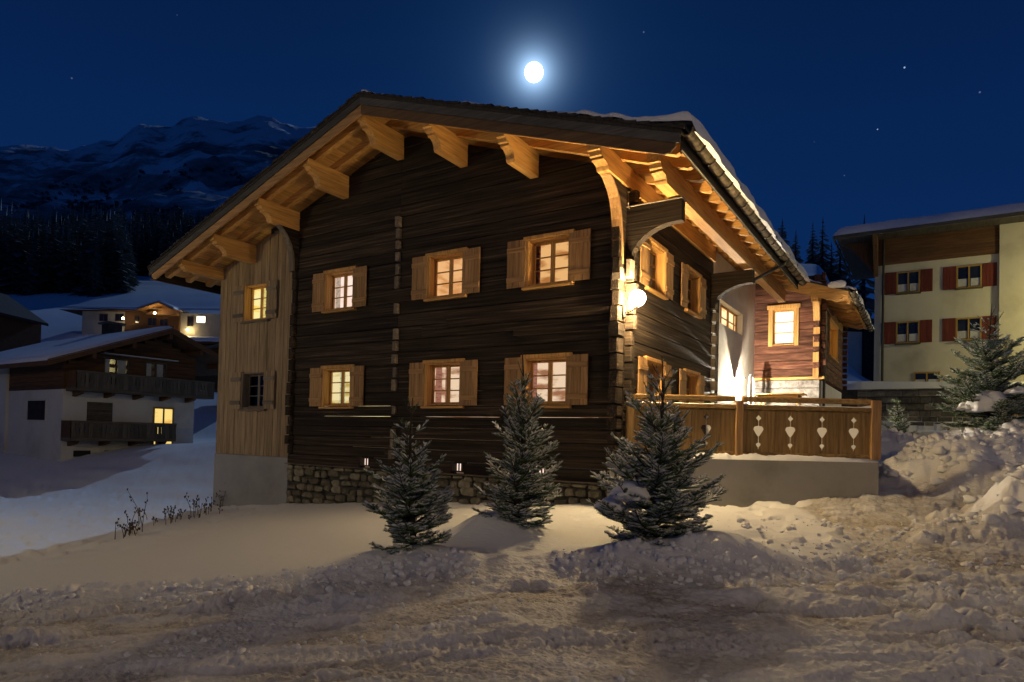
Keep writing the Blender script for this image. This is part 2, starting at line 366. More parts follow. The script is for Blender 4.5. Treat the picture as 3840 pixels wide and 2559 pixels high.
def H(x, y, fine=True):
    x = np.asarray(x, float); y = np.asarray(y, float)
    l, d = to_ld(x, y)
    a = np.interp(l, [-16, -8.5, -6, -3, 0, 3, 6, 10, 16], [-1.30, -1.08, -0.74, -0.38, -0.11, -0.02, 0.06, 0.22, 0.4])
    b = np.interp(l, [-14, -6, -3, 0, 3, 5, 10, 16], [0.0, 0.0, 0.0, 0.0, 0.02, 0.03, 0.055, 0.06])
    lawn = a + b * np.clip(d - 8, -4, 12)
    lawn = lawn + 0.72 * sstep(d, 13, 20) * sstep(l, 6, 10)
    # bank rising behind the house on the left
    bank = np.interp(y, [-1, 0.5, 2, 4, 6, 8, 11, 20], [0, 0.12, 0.45, 0.95, 1.65, 2.3, 2.8, 3.4])
    lawn = lawn + bank * sstep(-x, -3, 4)
    lawn = lawn + 0.05 * (fbm(x * 0.8, y * 0.8, 3, 3) - 0.5) + 0.05 * sstep(-x, -2, 6) * (fbm(x * 0.5, y * 1.1, 8, 3) - 0.5) * 3
    for i, (tx, ty) in enumerate(TREES3):
        for (ox, oy, hh, rr) in (((-0.25, -0.15, 0.20, 0.75), (0.35, 0.1, 0.10, 0.5)) if i == 0 else ((-0.42, -0.15, 0.34, 0.55), (0.3, -0.1, 0.12, 0.6)) if i == 1 else ((0.05, -0.35, 0.16, 0.9), (0.75, 0.15, 0.22, 0.55))):
            lawn = lawn + hh * np.exp(-((x - tx - ox) ** 2 + (y - ty - oy) ** 2) / rr ** 2)
    # trodden snow between the third spruce and the terrace, and near the wall
    tr = sstep(l, 1.9, 2.6) * (1 - sstep(l, 4.4, 5.2)) * sstep(d, 7.4, 8.2)
    tr2 = sstep(l, -2.6, -1.6) * sstep(d, 9.5, 11.0)
    road = np.interp(l, [-14, -6, 0, 6, 16], [-1.45, -0.88, -0.24, -0.13, 0.0])
    re = road_edge(l)
    on = 1 - sstep(d, re - 0.95 + 0.5 * vnoise(l * 0.9, l * 0 + 7.7, 6), re + 0.25)
    # driveway to the right of the lawn
    dl = 3.75 + (d - 7.0) * 0.32 + 0.25 * (vnoise(d * 1.3, d * 0 + 1.2, 9) - 0.5)
    drv = sstep(l, dl - 0.12, dl + 0.25) * (1 - sstep(d, 12.5, 14.5))
    dz = np.interp(d, [6.0, 7.5, 9.5, 11.5, 14.0], [-0.16, -0.08, 0.0, 0.10, 0.42]) + 0.02 * (l - 5)
    low = np.where(d > 6.6, dz * drv + road * (1 - drv), road)
    pk = np.maximum(on, drv)
    blend = np.where(drv > on, dz, road)
    w67 = sstep(d, 5.8, 7.2)
    blend = np.where(drv > 0.02, road * (1 - w67) + dz * w67, road)
    z = lawn * (1 - pk) + blend * pk
    if fine:
        # berm of ploughed lumps along the road edge
        env = (0.25 + 0.75 * sstep(vnoise(l * 0.7, l * 0, 21), 0.3, 0.7)) * (1 - drv)
        bm_ = np.exp(-((d - re - 0.02) / 0.24) ** 2) * env
        w1 = worley(l * 2.6, d * 4.2, 31); w2 = worley(l * 8.5, d * 9.5, 35); w3 = worley(l * 19, d * 21, 39)
        cl = fbm(l * 7, d * 9, 51, 3)
        z = z + bm_ * (0.035 + 0.11 * w1 + 0.05 * w2) + np.exp(-((d - re) / 0.5) ** 2) * env * 0.022 * w3
        bm2 = np.exp(-((d - re + 0.70 + 0.25 * np.sin(l * 0.8)) / 0.22) ** 2) * (1 - drv) * sstep(vnoise(l * 0.45 + 4, l * 0, 23), 0.42, 0.7)
        z = z + bm2 * (0.03 + 0.11 * w1 + 0.05 * w2)
        # packed road: drifts and plough ridges lying along the road, tyre-tread grain
        ca, sa = math.cos(0.06), math.sin(0.06)
        s = l * ca + d * sa; t = d * ca - l * sa
        den = sstep(fbm(l * 0.4, d * 0.7, 55, 2), 0.30, 0.62)
        wv = t + 0.06 * fbm(s * 2.5, t * 2, 56, 2)
        g1 = worley(s * 1.1, wv * 3.2, 41, 0.55); g2 = worley(s * 2.3, wv * 7.0, 45, 0.45); g3 = worley(s * 5.5, wv * 13, 47, 0.4); g4 = worley(l * 13, d * 16, 49, 0.35)
        far_ = sstep(d, 3.0, 5.0); clus = sstep(vnoise(s * 0.8, t * 2.0, 57), 0.55, 0.8)
        ridge = np.clip(g1 * 1.8 + g2 * 1.5, 0, 1)
        z = z + on * (0.15 * g1 * (0.4 + 1.0 * cl) * den * far_ + 0.070 * g2 * (0.5 + cl) * (0.15 + 0.85 * clus) + 0.026 * g3 * (0.25 + 0.75 * clus) + 0.036 * g4 * clus)
        z = z + pk * (0.016 * (fbm(s * 2.2, t * 10, 61, 3) - 0.5) + 0.026 * (fbm(l * 9, d * 14, 62, 4) - 0.5) + 0.030 * (fbm(l * 24, d * 36, 64, 3) - 0.5))
        tw = t + 0.22 * np.sin(s * 0.22 + 0.6) + 0.02 * s
        for tc_, dp in ((4.45, 0.9), (5.02, 0.7), (5.75, 1.0), (6.30, 0.8)):
            u_ = (tw - tc_ + 0.05 * vnoise(s * 0.5, s * 0 + tc_, 58)) / 0.13; msk = sstep(vnoise(s * 0.35, s * 0 + tc_ * 3, 59), 0.22, 0.5) * dp
            in_ = 1 - sstep(np.abs(u_), 0.75, 1.05); ed_ = np.exp(-((np.abs(u_) - 1.25) / 0.28) ** 2)
            z = z + on * msk * (-0.020 * in_ + 0.016 * ed_ * (0.5 + cl) + 0.007 * in_ * np.sign(np.sin(s * 2 * math.pi / 0.085 + 2.5 * np.abs(u_))))
        rut = 0.5 + 0.5 * np.cos(t * 2 * math.pi / 0.95 + 1.5 * vnoise(s * 0.25, t * 0.5, 63))
        z = z - on * 0.022 * rut ** 3 * (1 - sstep(d, 6.0, 7.0))
        # clods on the driveway
        c1 = worley(l * 3.6, d * 4.6, 71, 0.55); c2 = worley(l * 8, d * 10, 75, 0.5); c4 = worley(l * 17, d * 20, 76, 0.4)
        z = z + drv * (0.10 * c1 + 0.045 * c2 + 0.022 * c4)
        c3 = worley(l * 1.9 + 7, d * 3.2, 73, 0.75)
        z = z + on * 0.07 * c3 * sstep(l, 2.0, 5) * sstep(d, 4.6, 6.0)
        # footprints and crumbs on the lawn
        fp = sstep(vnoise(x * 3.1, y * 3.1, 81), 0.58, 0.85)
        z = z - (tr * 0.10 + tr2 * 0.07) * fp * (1 - pk) + tr * (1 - pk) * 0.05 * (fbm(x * 9, y * 9, 82, 3) - 0.4)
        # rough wind-scoured snow at the left below the bank
        lf = sstep(-l, 5.0, 7.5) * sstep(d, 9, 12) * (1 - sstep(y, -0.5, 2.0)) * (1 - pk)
        z = z + lf * (0.10 * (fbm(x * 1.6, y * 2.4, 91, 4) - 0.5) + 0.05 * sstep(vnoise(x * 4, y * 4, 92), 0.7, 0.9))
        lb = sstep(-l, 7, 9) * sstep(y, 0.2, 1.5) * (1 - sstep(y, 3.0, 5.0))
        z = z + lb * 0.10 * (fbm(x * 0.7, y * 1.2, 95, 3) - 0.45)
        # ploughed heaps on the right
        n1 = fbm(x * 1.1, y * 1.1, 101, 4); n2 = worley(x * 1.7, y * 1.7, 103); n4 = worley(x * 4.2, y * 4.2, 105, 0.3); n5 = worley(x * 9, y * 9, 107, 0.3)
        def heap(lc, dc, rl, rd, h, k):
            q = ((l - lc) / rl) ** 2 + ((d - dc) / rd) ** 2
            q = np.sqrt(q) + 0.55 * (n1 - 0.5)
            base = 1 - sstep(q, 0.15, 1.0)
            return h * (base ** 0.85) * 0.78 + np.minimum(1, base * 4) * k * (0.30 * n2 + 0.16 * n4 + 0.08 * n5)
        hp = np.maximum.reduce([heap(8.3, 9.9, 1.9, 1.15, 1.10, 0.30), heap(7.0, 9.0, 1.5, 0.75, 0.46, 0.16), heap(10.4, 14.3, 2.9, 1.5, 1.08, 0.55), heap(9.5, 12.9, 1.35, 0.9, 0.66, 0.60), heap(11.6, 11.6, 2.0, 1.3, 1.25, 0.5), heap(9.7, 17.2, 1.3, 1.0, 0.55, 0.3), heap(13.6, 16.5, 3.0, 1.6, 1.0, 0.5)])
        z = z + np.maximum(hp, 0)
        z = z + (1 - pk) * 0.012 * (fbm(x * 6, y * 6, 111, 3) - 0.5)
    else:
        hp = 0 * z
    # far part
    r = np.hypot(l, d); dd = np.maximum(d, 1e-3); t_ = np.where(d > 0.5, l / dd, np.sign(l) * 1.4); t_ = np.clip(t_, -1.4, 1.4)
    zf = far_h(t_, np.log(np.maximum(dd, 2)))
    wl_ = sstep(d, 28, 42)
    zr = np.where(y > 24.35, zf, z); wr = sstep(y, 24.2, 24.5)
    right = sstep(t_, 0.15, 0.25)
    w = wl_ * (1 - right) + wr * right
    w = np.where(d > 0, w, sstep(r, 40, 60))
    z = z * (1 - w) + zf * w
    H.hp = np.maximum(hp, 0)
    # dirt (packed, gritted snow) mask
    dirt = np.clip(pk * (0.55 + 0.9 * (fbm(l * 0.8, d * 1.6, 121, 4) - 0.35)) - 0.9 * np.maximum(hp, 0), 0, 1)
    if fine:
        dirt = dirt * (1 - 0.6 * ridge * on) * (1 - 0.6 * drv * np.clip(c1 * 2, 0, 1))
    return z, np.clip(dirt, 0, 1)
def hz(x, y): return float(H(np.array([x]), np.array([y]))[0][0])

def ground_material():
    M, T, P = newmat('snow_ground')
    at = nd(T, 'ShaderNodeAttribute'); at.attribute_name = 'dirt'
    tc = nd(T, 'ShaderNodeTexCoord'); mp = nd(T, 'ShaderNodeMapping'); mp.inputs['Rotation'].default_value = (0, 0, YAW); T.links.new(tc.outputs['Object'], mp.inputs[0])
    n = nd(T, 'ShaderNodeTexNoise'); n.inputs['Scale'].default_value = 14; n.inputs['Detail'].default_value = 7; n.inputs['Roughness'].default_value = 0.7; T.links.new(mp.outputs[0], n.inputs['Vector'])
    n3 = nd(T, 'ShaderNodeTexNoise'); n3.inputs['Scale'].default_value = 1.3; n3.inputs['Detail'].default_value = 5; T.links.new(mp.outputs[0], n3.inputs['Vector'])
    rp = nd(T, 'ShaderNodeValToRGB'); setramp(rp, [(0.30, (0.13, 0.108, 0.080)), (0.42, (0.34, 0.295, 0.235)), (0.56, (0.54, 0.49, 0.42)), (0.72, (0.70, 0.67, 0.62))]); T.links.new(n.outputs[0], rp.inputs[0])
    cl = nd(T, 'ShaderNodeMixRGB'); cl.inputs[1].default_value = (0.83, 0.84, 0.86, 1); T.links.new(rp.outputs[0], cl.inputs[2])
    am = nd(T, 'ShaderNodeMath', operation='MULTIPLY_ADD'); T.links.new(n3.outputs[0], am.inputs[0]); am.inputs[1].default_value = 0.5; am.inputs[2].default_value = 0.75
    a2 = nd(T, 'ShaderNodeMath', operation='MULTIPLY'); a2.use_clamp = True; T.links.new(at.outputs['Fac'], a2.inputs[0]); T.links.new(am.outputs[0], a2.inputs[1])
    T.links.new(a2.outputs[0], cl.inputs[0]); T.links.new(cl.outputs[0], P.inputs['Base Color'])
    P.inputs['Roughness'].default_value = 0.6; P.inputs['Specular IOR Level'].default_value = 0.25
    mp2 = nd(T, 'ShaderNodeMapping'); mp2.inputs['Rotation'].default_value = (0, 0, YAW); mp2.inputs['Scale'].default_value = (9, 26, 20); T.links.new(tc.outputs['Object'], mp2.inputs[0])
    n2 = nd(T, 'ShaderNodeTexNoise'); n2.inputs['Scale'].default_value = 1; n2.inputs['Detail'].default_value = 6; T.links.new(mp2.outputs[0], n2.inputs['Vector'])
    hm = nd(T, 'ShaderNodeMath', operation='MULTIPLY_ADD'); T.links.new(at.outputs['Fac'], hm.inputs[0]); hm.inputs[1].default_value = 0.75; hm.inputs[2].default_value = 0.25
    bp = nd(T, 'ShaderNodeBump'); bp.inputs['Distance'].default_value = 0.06; T.links.new(hm.outputs[0], bp.inputs['Strength']); T.links.new(n2.outputs[0], bp.inputs['Height']); T.links.new(bp.outputs[0], P.inputs['Normal'])
    return M
m_ground = ground_material()

def polar(az, rr, fine=True):
    A, Rr = np.meshgrid(az, rr)
    l = Rr * np.sin(A); d = Rr * np.cos(A)
    x, y = from_ld(l, d)
    z, dirt = H(x, y, fine)
    nA, nR = len(az), len(rr)
    i = np.arange(nR - 1)[:, None] * nA + np.arange(nA - 1)[None, :]
    F = np.stack([i, i + 1, i + nA + 1, i + nA], -1).reshape(-1, 4)
    return np.stack([x, y, z], -1).reshape(-1, 3), F, dirt.ravel()
def ground_obj(name, az, rr, fine, mat, kind='structure'):
    V, F, dirt = polar(az, rr, fine)
    me = npmesh(name, V, F, mat)
    at = me.attributes.new('dirt', 'FLOAT', 'POINT'); at.data.foreach_set('value', dirt.astype(np.float32))
    return tag(link(name, me), kind=kind)
_rr = 1.0 / np.linspace(1 / 2.7, 1 / 60.0, 620)
ground_obj('snow_ground', np.radians(np.linspace(-50, 52, 1180)), _rr, True, m_ground)
def snow_chunks():
    protos = []
    for s in range(10):
        b = bmesh.new(); bmesh.ops.create_icosphere(b, subdivisions=1 if s > 2 else 2, radius=1.0); rg = np.random.default_rng(s + 50)
        co = np.array([v.co[:] for v in b.verts]); q = rg.normal(size=(7, 3)); q /= np.linalg.norm(q, axis=1)[:, None]; off = rg.uniform(0.5, 0.85, 7)
        for n_, o_ in zip(q, off):                     # broken faces: cut the ball with a few planes
            dd = co @ n_; co = co - np.maximum(dd - o_, 0)[:, None] * n_
        co *= 1 + 0.10 * rg.normal(size=(len(co), 1)); co *= rg.uniform(0.75, 1.25, 3)
        protos.append((co, np.array([[v.index for v in f.verts] for f in b.faces]))); b.free()
    rg = np.random.default_rng(77); L = []; D = []; S = []
    def put(l, d, s): L.append(l); D.append(d); S.append(s)
    l = rg.uniform(5.6, 14, 6500); d = rg.uniform(8.2, 18, 6500); x, y = from_ld(l, d); H(x, y); k = (H.hp > 0.10) & (rg.random(6500) < np.clip(H.hp * 1.3, 0.25, 1) * np.where(d < 11.6, 0.30, 1.0)); n = int(k.sum())
    put(l[k], d[k], 0.018 + 0.13 * rg.random(n) ** 3.2)
    n = 1700; l = rg.uniform(-9, 4.2, n); k = vnoise(l * 0.9, l * 0 + 2.0, 321) > 0.46; l = l[k]; n = len(l); put(l, road_edge(l) - 0.18 + rg.normal(size=n) * 0.17, 0.012 + 0.055 * rg.random(n) ** 3.2)
    n = 1500; l = rg.uniform(3.2, 9, n); d = rg.uniform(5.2, 11, n); k = vnoise(l * 1.1, d * 1.6, 331) > 0.52; l, d = l[k], d[k]; put(l, d, 0.014 + 0.06 * rg.random(len(l)) ** 3)
    n = 1500; l = rg.uniform(-6, 8, n); d = rg.uniform(3.8, 7.0, n); k = vnoise(l * 0.9, d * 2.2, 341) > 0.64; l, d = l[k], d[k]; put(l, d, 0.010 + 0.036 * rg.random(len(l)) ** 2.5)
    L = np.concatenate(L); D = np.concatenate(D); S = np.concatenate(S); x, y = from_ld(L, D); z = H(x, y)[0]; VV = []; FF = []; off = 0
    for i in range(len(L)):
        co, f = protos[rg.integers(0, 3) if S[i] > 0.09 else rg.integers(3, 10)]; a = rg.uniform(0, 6.28); c, s = math.cos(a), math.sin(a)
        p = np.stack([co[:, 0] * c - co[:, 1] * s, co[:, 0] * s + co[:, 1] * c, co[:, 2] * 0.8], -1) * S[i]; VV.append(p + (x[i], y[i], z[i] + S[i] * 0.12)); FF.append(f + off); off += len(p)
    tag(link('snow_chunks', npmesh('snow_chunks', np.concatenate(VV), np.concatenate(FF), m_snow, True)), kind='stuff')
snow_chunks()
ground_obj('snow_field', np.radians(np.linspace(52, 310, 90)), np.concatenate([[0.05], np.geomspace(1.0, 60, 40)]), False, m_ground)

def hill_material():
    M, T, P = newmat('mountain_snow_and_rock')
    tc = nd(T, 'ShaderNodeTexCoord')
    n = nd(T, 'ShaderNodeTexNoise'); n.inputs['Scale'].default_value = 0.012; n.inputs['Detail'].default_value = 9; n.inputs['Roughness'].default_value = 0.68; T.links.new(tc.outputs['Object'], n.inputs['Vector'])
    sp = nd(T, 'ShaderNodeSeparateXYZ'); T.links.new(tc.outputs['Object'], sp.inputs[0])
    hr = nd(T, 'ShaderNodeMapRange'); T.links.new(sp.outputs['Z'], hr.inputs[0]); hr.inputs[1].default_value = 50; hr.inputs[2].default_value = 120; hr.inputs[3].default_value = -0.25; hr.inputs[4].default_value = 0.0
    h2 = nd(T, 'ShaderNodeMapRange'); T.links.new(sp.outputs['Z'], h2.inputs[0]); h2.inputs[1].default_value = 420; h2.inputs[2].default_value = 620; h2.inputs[3].default_value = 0.0; h2.inputs[4].default_value = -0.16
    ad = nd(T, 'ShaderNodeMath', operation='ADD'); T.links.new(n.outputs[0], ad.inputs[0]); T.links.new(hr.outputs[0], ad.inputs[1])
    ad2 = nd(T, 'ShaderNodeMath', operation='ADD'); T.links.new(ad.outputs[0], ad2.inputs[0]); T.links.new(h2.outputs[0], ad2.inputs[1])
    rp = nd(T, 'ShaderNodeValToRGB'); setramp(rp, [(0.40, (0.80, 0.82, 0.86)), (0.49, (0.30, 0.31, 0.32)), (0.60, (0.14, 0.145, 0.145))]); T.links.new(ad2.outputs[0], rp.inputs[0]); T.links.new(rp.outputs[0], P.inputs['Base Color'])
    P.inputs['Roughness'].default_value = 0.9; P.inputs['Specular IOR Level'].default_value = 0.1
    return M
def hills():
    az = np.radians(np.linspace(-58, 58, 420)); rr = np.geomspace(57.5, 2300, 210)
    A, Rr = np.meshgrid(az, rr); l = Rr * np.sin(A); d = Rr * np.cos(A); x, y = from_ld(l, d)
    z = far_h(l / d, np.log(d))
    amp = np.interp(d, [60, 110, 200, 400, 700, 1500, 2300], [0.3, 0.6, 3, 10, 22, 26, 20]) * np.where(l / d > 0.1, 0.25, 1.0)
    rid = 1 - np.abs(fbm(x / 120, y / 120, 200, 7) - 0.5) * 3.2
    z = z + amp * (rid - 0.72) + amp * 0.9 * (fbm(x / 45, y / 45, 210, 5) - 0.5)
    nA, nR = len(az), len(rr); i = np.arange(nR - 1)[:, None] * nA + np.arange(nA - 1)[None, :]
    F = np.stack([i, i + 1, i + nA + 1, i + nA], -1).reshape(-1, 4)
    me = npmesh('mountain', np.stack([x, y, z], -1).reshape(-1, 3), F, hill_material())
    tag(link('mountain', me), kind='structure')
    return lambda tt, D: float(far_h(np.array([tt]), np.array([math.log(D)]))[0])
hills()

# the moon itself
mb = bmesh.new(); bmesh.ops.create_icosphere(mb, subdivisions=4, radius=1.0); me = bpy.data.meshes.new('moon'); mb.to_mesh(me); mb.free()
me.materials.append(emit('moonlit_disc', (1.0, 0.99, 0.97), 8.0))
mo = link('moon', me); mo.location = CAM_POS + MOON_DIR * 4000; mo.scale = (50, 50, 50)
tag(mo, 'full bright white moon in the night sky above the chalet roof', 'moon')
# ------------------------------------------------------------------ the chalet
XL, XR, XA = -0.88, 8.86, -4.22       # log wall from XL to XR, boarded annex from XA to XL
XRI, ZRI, SL = 3.05, 8.88, 0.342      # ridge line and roof slope
YV, YB = -1.47, 9.95                  # verge and rear end of the main roof
XEL, XER = -5.45, 10.42               # eaves
def T_(x): return ZRI - SL * abs(x - XRI)
CH = thing('chalet', (2.3, 5.0, 0.4), 'large old dark timber chalet with orange larch eaves, snowy roof and lit windows', 'chalet')
G = frame((0, 0, 0), (1, 0, 0), (0, -1, 0))       # gable wall: a = x, b = outward
S_ = frame((XR, 0, 0), (0, 1, 0), (1, 0, 0))      # right side wall: a = y, b = outward
EY = 11.1; EXR = 10.9
E_ = frame((0, EY, 0), (1, 0, 0), (0, -1, 0))     # front of the rear wing

def log(Fr, a0, a1, c0, c1, depth, mat, out=0.0, name='log', parent=CH, slope0=None, slope1=None, ch=0.009, bow=0.016):
    """one squared log lying along a; slope0/1 = function c -> end position, for ends cut to the roof"""
    n = max(2, int((a1 - a0) / 0.55)); mb = MB(); ph = random.uniform(0, 50)
    for i in range(n + 1):
        f = i / n
        o = out + bow * (vnoise(np.array([ph + f * n * 0.5]), np.array([0.3]))[0] - 0.5)
        lo = c0 + 0.002 + 0.007 * (vnoise(np.array([ph + f * n * 0.6]), np.array([9.3]))[0])
        hi = c1 - 0.002 - 0.009 * (vnoise(np.array([ph + f * n * 0.6]), np.array([19.3]))[0])
        ring = [(o - depth, lo), (o - ch, lo), (o, lo + ch), (o + 0.004, (lo + hi) / 2), (o, hi - ch), (o - ch, hi), (o - depth, hi)]
        for b, c in ring:
            e0 = slope0(c) if slope0 else a0; e1 = slope1(c) if slope1 else a1
            mb.v.append(tuple(Fr(e0 + (e1 - e0) * f, b, c)))
    k = 7
    for i in range(n):
        for j in range(k): mb.f.append((i * k + j, i * k + (j + 1) % k, (i + 1) * k + (j + 1) % k, (i + 1) * k + j))
    mb.f.append(tuple(range(k - 1, -1, -1))); mb.f.append(tuple(n * k + j for j in range(k)))
    return mb.build(name, mat, parent)
def rows(bounds):
    out = []
    for a, b, n in bounds:
        for i in range(n): out.append((a + (b - a) * i / n, a + (b - a) * (i + 1) / n))
    return out
def cut(a0, a1, holes):
    segs = [(a0, a1)]
    for h0, h1 in holes:
        nx = []
        for s0, s1 in segs:
            if h1 <= s0 or h0 >= s1: nx.append((s0, s1)); continue
            if h0 > s0: nx.append((s0, h0))
            if h1 < s1: nx.append((h1, s1))
        segs = nx
    return [s for s in segs if s[1] - s[0] > 0.06]

ZU0, ZU1, ZL0, ZL1 = 4.45, 5.42, 1.95, 2.92
COLS = [(0.50, 1.50), (3.97, 4.97), (6.66, 7.66)]
holes = []
for c0, c1 in COLS: holes += [(c0, c1, ZU0, ZU1), (c0, c1, ZL0, ZL1)]
CELL = [(1.84, 2.20), (4.74, 5.08), (6.9, 7.22)]
for c0, c1 in CELL: holes.append((c0, c1, 0.45, 0.66))
ROWS = rows([(0.40, 0.66, 1), (0.66, ZL0, 5), (ZL0, ZL1, 3), (ZL1, ZU0, 5), (ZU0, ZU1, 3), (ZU1, 8.45, 11)])
for r0, r1 in ROWS:
    zc = r1 - 0.0
    tl = XRI - (ZRI - 0.36 - zc) / SL; tr = XRI + (ZRI - 0.36 - zc) / SL
    tl = XRI - (ZRI - 0.36 - r0) / SL; tr = XRI + (ZRI - 0.36 - r0) / SL
    a0, a1 = max(XL, tl), min(XR - 0.002, tr)
    e0 = (lambda c: max(XL, XRI - (ZRI - 0.36 - c) / SL)); e1 = (lambda c: min(XR - 0.002, XRI + (ZRI - 0.36 - c) / SL))
    if a1 - a0 < 0.2: continue
    hs = [(h[0], h[1]) for h in holes if h[2] < r1 - 0.02 and h[3] > r0 + 0.02]
    # long timbers meet at the middle cross wall or at random joints
    hs2 = list(hs); segs = cut(a0, a1, hs2)
    for s0, s1 in segs:
        if s1 - s0 > 4.0:
            j = random.choice([3.0, 3.0, s0 + (s1 - s0) * random.uniform(0.35, 0.65)])
            parts_ = [(s0, j - 0.003), (j + 0.003, s1)] if s0 + 0.5 < j < s1 - 0.5 else [(s0, s1)]
        else: parts_ = [(s0, s1)]
        for q0, q1 in parts_:
            # split a few timbers lengthwise like old mended walls
            log(G, q0, q1, r0, r1, 0.2, m_log['x'], random.choice((-0.012, -0.004, -0.002, 0.0, 0.002, 0.003, 0.006)), slope0=e0 if q0 == a0 else None, slope1=e1 if q1 == a1 else None)
# the two long dark timbers standing proud at mid height
log(G, 4.55, XR - 0.25, 3.72, 3.93, 0.1, m_log['x'], 0.075)
log(G, 6.35, XR - 0.1, 3.40, 3.55, 0.1, m_log['x'], 0.05)
# solid core behind the timbers so no light leaks (front, side, rear, left)
core = MB(); core.box(XA + 0.1, XR - 0.21, 10.8, 10.95, -1.3, 6.3); core.box(XA + 0.10, XA + 0.2, 0.3, 10.8, -1.3, 6.1)
core.build('rear_wall', m_dark, CH)
# log ends at the corner, the middle cross wall and the left end
def log_end(mbx, name='log_end', mat=None): return mbx.build(name, mat or m_log['y'], CH)
z = 0.5
for i, (r0, r1) in enumerate([r for r in ROWS if r[1] < 6.2]):
    dz = (r1 - r0)
    jx = random.uniform(-0.02, 0.02); k = random.uniform(0.16, 0.27)
    mbx = MB().cbox(XR - 0.215 + jx, XR - 0.012 + jx * 0.5, -k, 0.02, r0 + 0.012, r1 - 0.018, c=0.03)   # side-wall timbers pass through the gable
    log_end(mbx, mat=m_log['y'])
    k2 = random.uniform(0.13, 0.22)
    mbx = MB().cbox(XR - 0.02, XR + k2, 0.02 + random.uniform(0, 0.02), 0.20, r0 + dz * 0.5 + 0.02, r1 + dz * 0.5 - 0.02, c=0.03)
    log_end(mbx, mat=m_log['x'])
for (r0, r1) in [r for r in ROWS if 0.6 < r[0] < 6.5]:
    if random.random() < 0.15: continue
    k = random.uniform(0.07, 0.15); h0 = random.uniform(0, 0.05); h1 = random.uniform(0, 0.06)
    log_end(MB().cbox(2.93 + random.uniform(-.02, .02), 3.05, -k, 0.03, r0 + h0, r1 - h1, c=0.015), mat=m_grey['y'])
for (r0, r1) in [r for r in ROWS if 0.4 < r[0] < 6.6]:
    k = random.uniform(0.05, 0.17); k3 = random.uniform(-0.03, 0.03)
    log_end(MB().cbox(XL + 0.02 + k3, XL + 0.19 + k3, -k, 0.03, r0 + 0.012, r1 - 0.015, c=0.02), mat=m_log['y'])

# right side wall of logs, y 0.2 .. 6.1
SCOLS = [(1.12, 2.12), (3.70, 4.70)]
for r0, r1 in rows([(0.40, ZL0, 5), (ZL0, ZL1, 3), (ZL1, ZU0, 5), (ZU0, ZU1, 3), (ZU1, 6.12, 2)]):
    hs = [c for c in SCOLS if (ZL0 < r1 - 0.02 and ZL1 > r0 + 0.02) or (ZU0 < r1 - 0.02 and ZU1 > r0 + 0.02)]
    for s0, s1 in cut(0.005, 6.08, hs): log(S_, s0, s1, r0, r1, 0.2, m_log['y'], random.uniform(-0.004, 0.004), bow=0.004)
    if r1 < 5.4: MB().cbox(XR - 0.01, XR + random.uniform(0.10, 0.16), 5.92, 6.09, r0 + 0.05, r1 - 0.04, c=0.02).build('log_end', m_grey['x'], CH)

